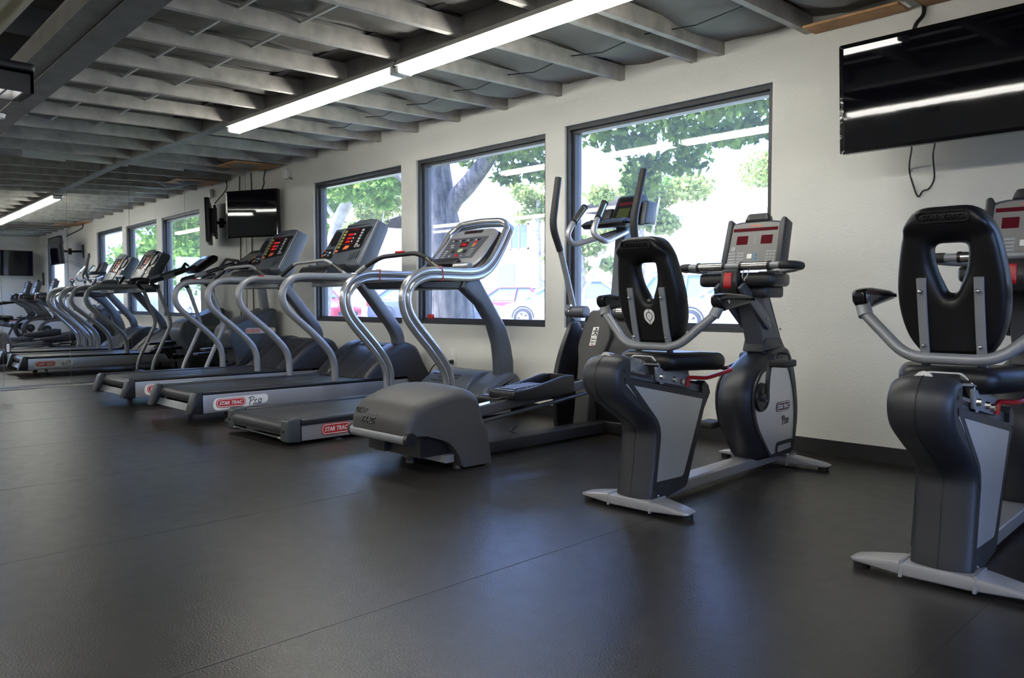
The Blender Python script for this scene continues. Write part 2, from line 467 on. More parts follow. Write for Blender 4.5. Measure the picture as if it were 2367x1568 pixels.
# ceiling: shed roof of painted joists with sagging insulation between them
ce = struct('ceiling')
JX = [-4.01 - .585 * k for k in range(9, 0, -1)] + [-4.01, -3.42, -2.84, -2.07, -1.48, -.9, -.31, .27, .86, 1.44, 2.03, 2.6]
def beam_y(g, x, w, y0, y1, h, up=0.0):
    vs = []
    for y in (y0, y1):
        z = jz(y) + up
        vs += [(x - w / 2, y, z), (x + w / 2, y, z), (x + w / 2, y, z + h), (x - w / 2, y, z + h)]
    g.add(vs, [(0, 1, 2, 3), (4, 7, 6, 5), (0, 4, 5, 1), (1, 5, 6, 2), (2, 6, 7, 3), (3, 7, 4, 0)])
for x in JX + [-2.64]:
    j = part('joist', M_joist, ce, lambda g: beam_y(g, x, .042, 1.52, 2.965, .098))
    part('joist', M_joist, ce, lambda g: beam_y(g, x, .042, 3.055, WY + .01, .098))
part('purlin', M_beam, ce, lambda g: g.box(-9.2, RX, 2.965, 3.055, jz(3.0), jz(3.0) + .11))
def girder(g):
    g.box(-9.25, RX, 1.24, 1.355, jz(1.5) - .02, jz(1.5) + .10)
    g.box(-9.25, RX, 1.36, 1.52, jz(1.5) - .03, jz(1.5) + .16)
    g.box(-9.25, RX, 1.355, 1.36, jz(1.5) + .02, jz(1.5) + .14)
def skew(g):
    girder(g); g.v = [(x, y + (-3.6 - x) * .030 - .02, z) for x, y, z in g.v]
part('girder', M_beam, ce, skew, label='painted steel girder with a grooved underside')
def batt(g, xa, xb, y0, y1, zf, nx=8, ny=40, sag=.045, seed=0):
    vs = []; fs = []
    for i in range(nx + 1):
        for k in range(ny + 1):
            u = i / nx; y = y0 + (y1 - y0) * k / ny; x = xa + (xb - xa) * u
            s = math.sin(math.pi * u) * sag * (.4 + .9 * noise.noise(Vector((x * 1.3 + seed, y * 1.6, 0))) ** 2 * 2)
            end = max(0, (y - (WY - .75)) / .75) if y1 > WY - .1 else 0
            s += (math.sqrt(max(0, math.sin(math.pi * u))) * .085 + .012) * math.sin(math.pi * min(1, end * 1.02)) * (.8 + .5 * noise.noise(Vector((x * 2.1, seed, 1))))
            s += .014 * noise.noise(Vector((x * 7, y * 6 + seed, 3))) + .012 * abs(noise.noise(Vector((x * 3 + y * 2.2, y * 3.5 + seed, 9))))
            z = zf(y) - s + .09 * max(0, end - .75) * -1.3
            vs.append((x, y, z))
    for i in range(nx):
        for k in range(ny):
            a = i * (ny + 1) + k; fs.append((a, a + 1, a + ny + 2, a + ny + 1))
    # closed slab: give the batt a flat back
    n = len(vs); vs += [(v[0], v[1], zf(v[1]) + .06) for v in vs]
    fs += [tuple(i + n for i in f[::-1]) for f in list(fs)]
    def idx(i, k): return i * (ny + 1) + k
    per = [idx(0, k) for k in range(ny + 1)] + [idx(i, ny) for i in range(1, nx + 1)] + [idx(nx, k) for k in range(ny - 1, -1, -1)] + [idx(i, 0) for i in range(nx - 1, 0, -1)]
    for a, b in zip(per, per[1:] + per[:1]): fs.append((a, b, b + n, a + n))
    g.add(vs, fs)
bays = [-9.27] + JX + [RX]
for q, (xa, xb) in enumerate(zip(bays[:-1], bays[1:])):
    if xb - xa < .1: continue
    part('insulation_batt', M_insul, ce, lambda g: batt(g, xa + .012, xb - .012, 1.45, WY + .08, lambda y: jz(y) + .128, seed=q * 3.7), sharp=70)
    if -6.6 < xa < 1.2:
        part('hold_strap', M_ink, ce, lambda g: g.tube([(xa + .025, 3.9, jz(3.9) + .060), ((xa + xb) / 2, 3.89, jz(3.9) + .020), (xb - .025, 3.9, jz(3.9) + .060)], .004, 6))
    if -8 < xa < 0:
        for yy in (1.92, 2.28):
            part('lath', M_white, ce, lambda g: g.box(xa + .02, xb - .02, yy, yy + .014, jz(yy) + .070, jz(yy) + .086))  # white colour stands in for the tube light catching the laths
for (xa, xb, ya, yb) in ((-8.63, -8.17, 3.86, 4.40), (-1.44, -.95, 4.0, 4.47), (-2.03, -1.52, 4.31, 4.47)):
    part('plywood_patch', M_ply, ce, lambda g: g.add([(xa, ya, jz(ya) - .014), (xb, ya, jz(ya) - .014), (xb, yb, jz(yb) - .014), (xa, yb, jz(yb) - .014),
        (xa, ya, jz(ya) - .001), (xb, ya, jz(ya) - .001), (xb, yb, jz(yb) - .001), (xa, yb, jz(yb) - .001)],
        [(0, 1, 2, 3), (4, 5, 6, 7), (0, 1, 5, 4), (1, 2, 6, 5), (2, 3, 7, 6), (3, 0, 4, 7)]), label='bare orange plywood patch between joists')
part('roof_deck', M_greyd, ce, lambda g: g.box(-9.9, RX + .2, BY - .2, WY + .7, 3.02, 3.12))
part('eave_board', M_joist, ce, lambda g: g.box(-9.9, RX + .2, WY + .10, WY + .16, 2.55, 3.03))
M_cavity = mat('shaded_roof_cavity', (.045, .043, .042), .85, noise_amt=.4, noise_scale=3)  # shade of the unlit roof cavity, put into a dark colour
part('girder_closure', M_cavity, ce, lambda g: g.box(-9.4, RX, 2.75, 2.80, 2.50, 3.02))  # added board, keeps sky light from leaking into the roof space
# higher roof bay behind the girder
part('roof_lining', M_cavity, ce, lambda g: batt(g, -9.4, RX, BY - .05, 2.75, lambda y: 2.88, nx=60, ny=24, sag=.0, seed=50), sharp=70)
for k in range(12):
    x = -9.0 + k * 1.0
    part('rafter', M_greyd, ce, lambda g: g.box(x - .03, x + .03, BY, 2.74, 2.66, 2.84))  # coloured dark as well, for the shade of the cavity
part('cross_rod', M_beam, ce, lambda g: g.tube([(-6.0, 1.2, 2.78), (-5.2, .3, 2.58)], .014, 8))

# tube lights: three rows of twin-tube battens
def tube_light(x0, x1, y, z, label):
    t = thing('tube_light', label, 'tube light', (x0, y, z), group='twin-tube ceiling lights')
    L = x1 - x0
    part('housing', M_house, t, lambda g: g.puff([(-.074, .024), (.074, .024), (.045, .066), (-.045, .066)], 0, L, .004, S))
    for s in (-.034, .034):
        part('tube', M_tube, t, lambda g: g.tube([(.035, s, 0), (L - .035, s, 0)], .017, 12))
    for xx in (.0, L - .03):
        part('end_socket', M_trimw, t, lambda g: g.puff(rrect(.115, .062, .015, 0, .012), xx, xx + .03, .004, S))
    return t
zt = jz(3.0) - .068
tube_light(-6.38, -4.05, 3.01, zt, 'lit twin-tube light under the purlin, far one of the visible pair')
tube_light(-4.02, -1.70, 3.01, zt, 'lit twin-tube light under the purlin, running out of the top edge')
for k in range(4):
    tube_light(-8.9 + k * 2.9, -6.6 + k * 2.9, .45, 2.21, 'lit twin-tube light behind the girder, ' + ('nearest the mirror wall', 'second from the mirror wall', 'third from the mirror wall', 'nearest the right end wall')[k])
for k in range(4):
    tube_light(-8.8 + k * 2.9, -6.5 + k * 2.9, -2.4, 2.5, 'lit twin-tube light near the back wall, ' + ('nearest the mirror wall', 'second from the mirror wall', 'third from the mirror wall', 'nearest the right end wall')[k])
M_cream = mat('cream_metal', (.88, .83, .66), .4)
lou = thing('louvred_light', 'dark louvred strip light boxed in beside the girder', 'light', (-4.90, .875, 2.015))
part('light_box', M_black, lou, lambda g: (g.box(-.13, -.115, -.275, .275, -.02, .09), g.box(.115, .13, -.275, .275, -.02, .09), g.box(-.13, .13, -.275, .275, .075, .09), g.box(-.13, .13, .26, .275, -.02, .09)))
for k in range(7):
    part('louvre_blade', M_silver, lou, lambda g: g.box(-.115, .115, -.25 + k * .08, -.238 + k * .08, -.015, .03))
part('soffit_box', M_black, lou, lambda g: g.puff(rrect(.30, .56, .02), .088, .130, .01, T))
part('lamp_strip', M_tube, lou, lambda g: g.tube([(0, -.25, .055), (0, .25, .055)], .015, 8))
sd = thing('smoke_alarm', 'small white smoke alarm on the underside of the girder', 'smoke alarm', (-7.0, 1.44, jz(1.5) - .03))
part('alarm_body', M_trimw, sd, lambda g: g.cyl((0, 0, 0), (0, 0, -.03), .055, .045, 20))
part('alarm_cap', M_trimw, sd, lambda g: g.cyl((0, 0, -.03), (0, 0, -.036), .02, n=12))

# ------------------------------------------------------------------ televisions
def tv(name, label, w, h, loc, rz, tilt, arm_to):
    t = thing(name, label, 'television', loc, rz)
    ct, st = math.cos(tilt), math.sin(tilt)
    mp = lambda a, b, c: (a, -c * ct - b * st, b * ct - c * st)   # a across, b up, c towards the room
    part('back_shell', M_black, t, lambda g: (g.puff(rrect(w, h, .012), -.03, .012, .008, mp), g.puff(rrect(w * .6, h * .6, .03), -.07, -.028, .02, mp)))
    def bez(g):
        o = rrect(w, h, .010); i = rrect(w - .036, h - .036, .004)
        g.rings([[mp(a, b, .010) for a, b in o], [mp(a, b, .024) for a, b in o], [mp(a, b, .018) for a, b in i], [mp(a, b, .010) for a, b in i]], closed=True)
    part('bezel', M_bezel, t, bez)
    part('screen', M_screen, t, lambda g: g.prism(rrect(w - .034, h - .034, .004), .010, .0165, mp))
    part('bracket_plate', M_black, t, lambda g: (g.box(-.2, .2, -.16, .16, -.085, -.068, mp), g.box(-.17, -.14, -.2, .2, -.10, -.07, mp), g.box(.14, .17, -.2, .2, -.10, -.07, mp)))
    ax, ay = arm_to
    v = Matrix.Rotation(-rz, 3, 'Z') @ Vector((ax - loc[0], ay - loc[1], 0))
    mid = Vector((v.x * .5 + .10, v.y * .55, 0))
    part('wall_arm', M_black, t, lambda g: (g.tube(fil3([(0, .09, 0), mid, (v.x, v.y - .03, 0)], .02, 3), .022, 8), g.cyl(mid - Vector((0, 0, .06)), mid + Vector((0, 0, .06)), .03, n=12)))
    part('wall_plate', M_black, t, lambda g: g.box(v.x - .05, v.x + .05, v.y - .035, v.y - .004, -.13, .13) if abs(rz) < .05 else
         g.add([tuple(Matrix.Rotation(-rz, 3, 'Z') @ Vector((ax - loc[0] + dx, ay - loc[1] + dy, dz))) for dx in (-.05, .05) for dy in (-.03, -.003) for dz in (-.13, .13)],
               [(0, 1, 3, 2), (4, 6, 7, 5), (0, 4, 5, 1), (2, 3, 7, 6), (0, 2, 6, 4), (1, 5, 7, 3)]))
    return t
tv('television', 'large glossy black television on a wall arm, cut by the right frame edge', 1.00, .540, (-1.185, 4.03, 1.91), R(0), R(3.6), (-1.35, WY))
tv('television', 'smaller glossy black television turned on its arm in the mirror corner', .74, .54, (-8.55, 4.25, 1.915), R(23), R(1.2), (-8.72, WY))
tv('television', 'dark television seen only in the mirror, on the right end wall', 1.0, .575, (RX - .45, 3.75, 1.80), R(-90), R(4), (RX - .1, 3.75))
def cable(label, pts, r=.006, cat='cable', m=None, k=5):
    o = part('cable', m or M_cord, None, lambda g: g.tube(catmull(pts, k), r, 6)); tag(o, label, cat); return o
cable('thick black cable dropping from the ceiling to the large television', [(-1.452, WY - .02, 2.5), (-1.44, WY - .025, 2.40), (-1.46, 4.40, 2.33), (-1.40, 4.17, 2.19)], .011)
cable('thin black cord hanging in a loop under the large television', [(-1.39, 4.16, 1.72), (-1.44, 4.32, 1.68), (-1.50, WY - .01, 1.60), (-1.475, WY - .01, 1.50), (-1.452, WY - .01, 1.447), (-1.43, WY - .01, 1.475), (-1.40, WY - .01, 1.485), (-1.375, WY - .01, 1.54), (-1.35, 4.36, 1.64), (-1.27, 4.16, 1.70)], .004)
cable('black cable running down the wall behind the corner television to the floor', [(-9.02, WY - .012, 2.46), (-9.01, WY - .012, 2.2), (-9.02, WY - .012, 1.6), (-9.0, WY - .012, .8), (-9.0, WY - .012, .12)], .007, k=2)
cable('short looping cable from the ceiling to the corner television top', [(-8.62, 4.455, 2.46), (-8.66, 4.45, 2.36), (-8.60, 4.42, 2.28), (-8.53, 4.34, 2.16)], .007)
dk = thing('cable_trunking', 'cream ribbed trunking running under the roof at the top corner', 'trunking', (-8.6, .84, 2.20))
part('trunking_body', M_cream, dk, lambda g: g.puff([(-.10, 0), (.11, 0), (.11, .09), (-.10, .09)], 2.6, 5.6, .008, S))
for yy in (-.07, .0, .07):
    part('rib', M_cream, dk, lambda g: g.puff([(yy - .010, -.050), (yy + .010, -.050), (yy + .022, .002), (yy - .022, .002)], 2.6, 5.6, .004, S))
for xx in (3.0, 5.2):
    part('hanger_rod', M_beam, dk, lambda g: g.cyl((xx, 0, .09), (xx, 0, .42), .006, n=6))
ms = thing('wall_sensor', 'small white sensor box high on the wall beside the first window', 'sensor', (-8.12, WY, 2.34))
part('sensor_body', M_trimw, ms, lambda g: g.puff(rrect(.085, .11, .015), -.06, -.001, .012, Fm))
part('sensor_bracket', M_greyd, ms, lambda g: g.tube([(.04, -.02, -.04), (.09, -.012, -.06)], .008, 6))
ol = thing('wall_outlet', 'white wall socket plate below the second window', 'outlet', (-5.265, WY, .40))
part('cover_plate', M_trimw, ol, lambda g: g.puff(rrect(.075, .165, .008), -.007, -.0002, .003, Fm))
for zz in (-.035, .035): part('socket', M_white, ol, lambda g: g.prism(rrect(.035, .04, .012, 0, zz), -.0095, -.006, Fm))
pl = thing('power_cord', 'black plug and cord in the wall socket below the second window', 'cord', (-5.265, WY, .40))
part('plug', M_cord, pl, lambda g: g.puff([(-.10, -.045), (-.009, -.055), (-.009, -.015), (-.10, -.028)], -.017, .017, .008, S))
part('cord', M_cord, pl, lambda g: g.tube(catmull([(0, -.095, -.036), (-.06, -.12, -.04), (-.13, -.14, -.09), (-.17, -.17, -.20), (-.20, -.25, -.33), (-.22, -.3, -.385)], 5), .005, 6))
sw = thing('wall_keypad', 'black keypad on the wall by the fourth window, seen in the mirror', 'keypad', (2.32, WY, 1.45))
part('keypad_body', M_black, sw, lambda g: g.puff(rrect(.10, .30, .01), -.03, -.001, .006, Fm))
part('keypad_button', M_greyd, sw, lambda g: g.prism(rrect(.06, .05, .006, 0, .05), -.034, -.029, Fm))
cable('thin black floor cord lying behind the elliptical trainer', [(-3.95, 3.95, .008), (-3.80, 3.75, .008), (-3.55, 3.66, .008), (-3.46, 3.74, .008), (-3.48, 3.92, .008)], .006)

# ------------------------------------------------------------------ treadmills
def post_profile(pts, w):    # (y,z,halfwidth-along-normal) centre line -> closed outline
    L, Rr = [], []
    P = [Vector(p) for p in catmull([p[:2] for p in pts], 4)]
    for i, p in enumerate(P):
        t = (P[min(i + 1, len(P) - 1)] - P[max(i - 1, 0)]).normalized(); n = Vector((-t.y, t.x))
        L.append(tuple(p + n * w / 2)); Rr.append(tuple(p - n * w / 2))
    return L + Rr[::-1]
RAIL = [(3.484, .225), (3.482, .30), (3.475, .385), (3.43, .49), (3.276, .645), (3.09, .80), (3.03, .88), (3.018, .963), (3.06, 1.045), (3.165, 1.093), (3.4, 1.10), (3.9, 1.107)]
def treadmill_pro(xc, label, group):
    t = thing('treadmill', label, 'treadmill', (xc, 0, 0), group=group)
    part('deck_frame', M_black, t, lambda g: g.box(-.36, .36, 2.40, 4.30, .10, .19))
    part('running_belt', M_belt, t, lambda g: g.puff([(2.345, .155), (2.335, .19), (2.35, .222), (2.375, .232), (3.98, .232), (3.98, .20), (2.38, .15)], -.285, .285, .003, S))
    part('roller', M_shell, t, lambda g: g.cyl((-.315, 2.372, .190), (.315, 2.372, .190), .041, n=20))
    part('rear_plate', M_greyd, t, lambda g: g.puff([(2.305, .095), (2.325, .09), (2.352, .135), (2.333, .142)], -.32, .32, .003, S))
    for s in (-1, 1):
        a, b = sorted((s * .365, s * .405))
        sp = part('side_panel', M_silver, t, lambda g: g.puff([(2.365, .082), (4.22, .10), (4.22, .213), (2.365, .215)], a, b, .004, S))
        a, b = sorted((s * .292, s * .408))
        part('side_rail', M_black, t, lambda g: g.puff([(2.345, .214), (4.05, .212), (4.05, .238), (2.345, .242)], a, b, .010, S))
        a, b = sorted((s * .318, s * .409))
        part('end_cap', M_black, t, lambda g: g.puff(fillet([(2.262, .082), (2.366, .078), (2.366, .243), (2.335, .246), (2.313, .235)], [.012, .002, .002, .012, .02], 3), a, b, .007, S))
        part('cap_screw', M_black, t, lambda g: g.disc((s * .365, 2.300, .165), (0, -1, .4), .009, .012, 10))
        ft = part('foot', M_black, t, lambda g: (g.cyl((s * .33, 2.57, .03), (s * .33, 2.57, .10), .016, n=10), g.cyl((s * .33, 2.57, 0), (s * .33, 2.57, .025), .036, .024, 14)))
        part('foot', M_black, t, lambda g: g.cyl((s * .33, 4.1, 0), (s * .33, 4.1, .10), .025, n=10))
        part('handrail', M_grey, t, lambda g: g.tube(catmull([(s * .375, y, z) for y, z in RAIL], 4), .0285, 14))
    mR = lambda a, b, c: (.4052 + c, a, b)
    halo = part('decal', M_white, t, lambda g: g.prism(fillet([(2.44, .094), (2.665, .105), (2.87, .125), (2.87, .190), (2.44, .186)], [.045, .02, .03, .03, .045], 5), 0, .0006, mR))
    mLd = lambda a, b, c: (-.4052 - c, 5.29 - a, b)
    halo2 = part('decal', M_white, t, lambda g: g.prism(fillet([(2.44, .118), (2.62, .108), (2.86, .094), (2.86, .186), (2.44, .190)], [.03, .02, .045, .045, .03], 5), 0, .0006, mLd))
    badge(t, mLd, 2.74, .146, .215, .066, c0=.0008)
    script_pro(halo2, mLd, 2.46, .128, .058, c0=.0008)
    bd = badge(t, mR, 2.575, .146, .225, .066, c0=.0008)
    script_pro(halo, mR, 2.712, .128, .058, c0=.0008)
    # motor hood with raised flanks and a lower middle
    hood = fillet([(3.74, .235), (3.80, .30), (3.96, .44), (4.10, .522), (4.20, .545), (4.33, .50), (4.455, .22), (4.44, .08), (4.25, .08), (4.20, .235)], [.01, .05, .1, .08, .06, .06, .02, .02, .02, .02], 3)
    for s in (-1, 1):
        a, b = sorted((s * .20, s * .412))
        part('hood_flank', M_shell, t, lambda g: g.puff(hood, a, b, .05, S, rv=[0 if z < .26 else 1 for y, z in hood]))
    low = [(y + (.012 if y < 4.1 else -.008), z - (.014 if z > .25 else 0)) for y, z in hood]
    part('motor_hood', M_shell, t, lambda g: g.puff(low, -.215, .215, .01, S))
    part('upright', M_greyd, t, lambda g: g.puff(post_profile([(3.75, 1.085), (3.83, 1.0), (4.0, .80), (4.10, .685), (4.155, .58), (4.165, .46)], .088), .275, .375, .012, S))
    part('cross_member', M_greyd, t, lambda g: g.puff(fillet([(3.70, 1.03), (3.88, 1.03), (3.90, 1.11), (3.72, 1.12)], .01, 2), -.36, .36, .008, S))
    # console
    side = fillet([(3.735, 1.215), (3.785, 1.145), (3.875, 1.15), (4.055, 1.53), (4.045, 1.565), (3.955, 1.60)], [.02, .02, .03, .04, .03, .02], 3)
    part('console', M_blue, t, lambda g: g.puff(side, -.135, .35, .014, S))
    side2 = [(y + .012, z - .03 if z > 1.4 else z) for y, z in side]
    part('console_wing', M_blue, t, lambda g: g.puff(side2, -.35, -.125, .014, S))
    crown = fillet([(-.12, 0), (.335, 0), (.32, .05), (.22, .068), (.02, .068), (-.06, .035)], .02, 3)
    eb = Vector((0, .222, .385)).normalized()
    cf = frame((0, 3.735, 1.215), (1, 0, 0), eb)     # console face: a across, b up the face, c out
    part('console_brow', M_blue, t, lambda g: g.puff([(a, b + .405) for a, b in crown], -.07, .004, .012, cf))
    part('bright_console_line', M_silver, t, lambda g: g.box(.327, .336, .01, .435, .0, .007, cf))  # silver line painted in for the highlight along the chamfered edge
    part('bright_console_line', M_silver, t, lambda g: g.box(-.142, -.130, .12, .40, .0, .008, cf))
    sc = part('screen_panel', M_blackg, t, lambda g: g.puff(fillet([(-.115, .125), (.27, .16), (.30, .385), (-.115, .385)], .02, 3), .0005, .008, .003, cf))
    dw = part('display_window', M_ledm, sc, lambda g: ring_strip(g, rrect(.19, .155, .02, .045, .285), .008, .008, .012, cf))
    for k, bb in enumerate((.315, .275, .240)):
        part('led_readout', M_led, sc, lambda g: g.prism(rrect(.085 - .008 * k, .022, .003, .02, bb), .008, .0095, cf))
        part('readout_label', M_white, sc, lambda g: g.prism(rrect(.012, .016, .002, .082, bb), .008, .0095, cf))
    for k in range(6):
        part('speed_key', M_btny, sc, lambda g: g.prism(rrect(.032, .022, .003, -.082, .185 + k * .033), .008, .011, cf))
        part('incline_key', M_btn, sc, lambda g: g.prism(rrect(.034, .020, .003, .185, .205 + k * .029), .008, .011, cf))
    part('quick_start_key', M_orange, sc, lambda g: g.prism(rrect(.036, .022, .01, -.088, .145), .008, .012, cf))
    part('stop_key', M_orange, sc, lambda g: g.prism(fillet([(.0, .155), (.07, .162), (.085, .195), (.02, .195)], .008, 2), .008, .012, cf))
    part('number_pad', M_btn, sc, lambda g: [g.prism(rrect(.014, .010, .002, .17 + i * .022, .178 - j * .0 + j * .013), .008, .0105, cf) for i in range(4) for j in range(2)])
    part('name_plate', M_ledm, sc, lambda g: g.prism(rrect(.11, .016, .006, .06, .372), .008, .010, cf))
    part('speaker', M_black, t, lambda g: (g.prism(fillet([(-.30, .22), (-.17, .22), (-.17, .37), (-.30, .37)], .065, 6), -.012, -.003, cf)))
    wing = part('key_strip', M_black, t, lambda g: g.prism(fillet([(-.335, .075), (-.16, .085), (-.16, .185), (-.335, .18)], .012, 3), -.012, -.004, cf))
    for m_, a, b in ((M_orange, -.315, .165), (M_bluebtn, -.265, .150), (M_white, -.215, .145), (M_orange, -.318, .115), (M_btn, -.285, .125), (M_btn, -.225, .118)):
        part('wing_key', m_, wing, lambda g: g.prism(rrect(.024, .016, .005, a, b), -.004, -.001, cf))
    # accessory shelf, slots and grips
    part('tray', M_shell, t, lambda g: g.puff(fillet([(3.52, 1.125), (3.80, 1.12), (3.80, 1.21), (3.735, 1.225), (3.56, 1.20)], .02, 3), -.30, .16, .02, S))
    part('cup_holder', M_blue, t, lambda g: g.ring((-.24, 3.67, 1.215), (1, 0, 0), (0, 1, 0), .048, .010, 20, 6))
    for k in range(4):
        part('vent_slot', M_black, t, lambda g: g.prism(rrect(.016, .075, .004, .16 + k * .036, .075 + k * .008), -.006, .0015, cf))
    part('heart_rate_grip', M_grey, t, lambda g: g.tube(fil3([(-.37, 3.40, 1.115), (-.27, 3.50, 1.235), (.20, 3.52, 1.245), (.33, 3.64, 1.115)], .05, 5), .016, 10))
    part('grip_sleeve', M_black, t, lambda g: g.tube([(-.362, 3.409, 1.126), (-.283, 3.487, 1.219)], .0185, 10))
    part('grip_contact', M_chrome, t, lambda g: g.tube([(.235, 3.552, 1.21), (.30, 3.612, 1.146)], .0185, 10))
    part('red_tab', M_red, t, lambda g: g.box(-.39, -.35, 3.19, 3.24, 1.115, 1.124))
    return t
TG = 'treadmills with bent side rails in the window row'
treadmill_pro(-7.335, 'grey treadmill farthest from the camera, standing nearest the mirror wall', TG)
treadmill_pro(-5.975, 'middle treadmill, rear end showing red oval logo and black script on its side', TG)

def treadmill_loop(xc, label):
    t = thing('treadmill', label, 'treadmill', (xc, 0, 0), group=TG)
    part('deck_frame', M_black, t, lambda g: g.box(-.35, .35, 2.5, 4.3, .05, .12))
    part('running_belt', M_belt, t, lambda g: g.puff([(2.375, .06), (2.362, .10), (2.375, .138), (2.40, .150), (4.0, .152), (4.0, .10), (2.41, .05)], -.315, .315, .003, S))
    part('roller', M_shell, t, lambda g: g.cyl((-.33, 2.408, .10), (.33, 2.408, .10), .046, n=20))
    part('rear_rod', M_black, t, lambda g: g.cyl((-.33, 2.375, .042), (.33, 2.375, .042), .007, n=8))
    for s in (-1, 1):
        a, b = sorted((s * .37, s * .402))
        part('side_panel', M_silver, t, lambda g: g.puff([(2.46, .022), (4.30, .022), (4.30, .125), (2.46, .122)], a, b, .004, S))
        a, b = sorted((s * .325, s * .412))
        part('side_rail', M_shell, t, lambda g: g.puff(fillet([(2.45, .118), (4.15, .121), (4.15, .165), (2.45, .160)], [.002, .002, .015, .015], 3), a, b, .012, S))
        part('end_cap', M_cap, t, lambda g: g.puff(fillet([(2.36, .022), (2.465, .016), (2.465, .168), (2.39, .170), (2.365, .155)], [.02, .003, .003, .02, .02], 3), *sorted((s * .325, s * .413)), .01, S))
        part('cap_screw', M_black, t, lambda g: g.disc((s * .37, 2.357, .09), (0, 1, 0), .007, .008, 10))
        part('rod_tip', M_chrome, t, lambda g: g.cyl((s * .29, 2.373, .042), (s * .322, 2.373, .042), .0095, n=10))
        part('foot', M_shell, t, lambda g: (g.cyl((s * .36, 2.74, .012), (s * .36, 2.74, .05), .014, n=10), g.cyl((s * .36, 2.74, 0), (s * .36, 2.74, .014), .048, .03, 16)))
        part('foot', M_black, t, lambda g: g.cyl((s * .33, 4.1, 0), (s * .33, 4.1, .06), .025, n=10))
    mR = lambda a, b, c: (.4022 + c, a, b)
    badge(t, mR, 2.715, .078, .215, .072, c0=.0004)
    # one continuous double tube: foot, side rail, up the console and back down the other side
    base = [(3.689, .12), (3.689, .25), (3.683, .33), (3.645, .42), (3.541, .55), (3.359, .745), (3.30, .85), (3.297, .955), (3.355, 1.035), (3.47, 1.085), (3.62, 1.094), (3.88, 1.094), (4.02, 1.118), (4.13, 1.19), (4.24, 1.32), (4.315, 1.43)]
    def rail(off):
        P = [Vector(p) for p in catmull(base, 4)]; out = []
        for i, p in enumerate(P):
            tt = (P[min(i + 1, len(P) - 1)] - P[max(i - 1, 0)]).normalized(); n = Vector((tt.y, -tt.x))
            q = p + n * off; k = max(0, (q.y - 1.12)) / .35
            out.append(Vector((.375 - .035 * k, q.x, q.y)))
        end = out[-1]; dirv = (out[-1] - out[-4]).normalized()
        c = end + dirv * .10
        top = [end + dirv * .035, c + Vector((-.03, 0, -.02)), c + Vector((-.09, .003, .012)), c + Vector((-.20, .005, .022)), Vector((0, c.y + .006, c.z + .026))]
        right = out + top[:-1]
        full = right + [top[-1]] + [Vector((-p.x, p.y, p.z)) for p in right[::-1]]
        body = [p for p in out]
        tail = catmull([out[-1]] + top + [Vector((-p.x, p.y, p.z)) for p in top[:-1][::-1]] + [Vector((-out[-1].x, out[-1].y, out[-1].z))], 4)
        return body + tail[1:-1] + [Vector((-p.x, p.y, p.z)) for p in out[::-1]]
    for off in (.0245, -.0245):
        part('handrail', M_silver2, t, lambda g: g.tube(rail(off), .0255, 14))
    for s in (-1, 1):
        part('rail_boot', M_shell, t, lambda g: g.tube([(s * .375, 3.689, .15), (s * .375, 3.689, .185), (s * .375, 3.689, .21)], [.075, .07, .052], 16))
        part('red_band', M_red, t, lambda g: [g.tube([(s * .375 + dx, 3.60 + .012 * i * s, z0), (s * .375 + dx, 3.606 + .012 * i * s, 1.10), (s * .375 + dx, 3.598, z1)], .0035, 6) for i, dx in enumerate((-.028, .028)) for z0, z1 in ((1.045, 1.146),)] + [g.tube([(s * .375 - .028, 3.6, zz), (s * .375 + .028, 3.6, zz)], .0035, 6) for zz in (1.045, 1.146)])
    part('cross_member', M_shell, t, lambda g: g.puff(fillet([(3.42, 1.045), (3.47, .99), (3.94, .985), (3.99, 1.06)], .015, 3), -.34, .34, .012, S))
    part('upright', M_blue, t, lambda g: g.puff([(3.83, 1.0), (3.87, 1.06), (4.0, 1.08), (4.06, 1.0), (4.16, .87), (4.28, .71), (4.345, .55), (4.372, .42), (4.375, .20), (4.215, .20), (4.21, .42), (4.19, .56), (4.13, .72), (4.01, .87)], .27, .37, .025, S, rv=[1] * 14))
    hood = fillet([(3.98, .155), (4.03, .245), (4.16, .31), (4.30, .345), (4.38, .325), (4.455, .22), (4.455, .06), (4.2, .05)], [.02, .05, .08, .06, .05, .03, .02, .02], 3)
    part('hood_flank', M_blue, t, lambda g: g.puff(hood, .16, .415, .045, S))
    part('hood_flank', M_blue, t, lambda g: g.puff(hood, -.415, -.16, .045, S))
    low = fillet([(3.95, .15), (4.0, .24), (4.08, .325), (4.16, .345), (4.40, .33), (4.45, .2), (4.45, .06), (4.2, .05)], [.02, .04, .06, .05, .05, .03, .02, .02], 3)
    part('motor_hood', M_blue, t, lambda g: g.puff(low, -.33, .22, .03, S))
    hs = frame((0, 4.0, .24), (1, 0, 0), (0, .08, .085))
    for k, (a0, w) in enumerate(((-.10, .30), (-.06, .24), (-.10, .34))):
        part('hood_slot', M_shell, t, lambda g: g.prism(rrect(w, .010, .004, a0, .03 + k * .032), -.004, .004, hs))
    # console plate
    ebv = Vector((0, .30, .325)).normalized()
    cfo = frame((0, 3.985, 1.135), (1, 0, 0), ebv)
    cf = lambda a, b, c: cfo(a * 1.03, b * 1.12, c)
    outl = fillet([(-.225, .02), (.265, .02), (.31, .12), (.295, .375), (.21, .42), (-.18, .42), (-.255, .375), (-.27, .12)], [.05, .05, .05, .06, .06, .06, .06, .05], 4)
    part('console_back', M_black, t, lambda g: g.puff(fillet([(-.29, .01), (.30, .01), (.335, .12), (.315, .38), (.2, .43), (-.2, .43), (-.315, .38), (-.33, .12)], .06, 4), -.06, -.012, .018, cf))
    pl_ = part('console_plate', M_silver, t, lambda g: g.puff(outl, -.014, .010, .009, cf))
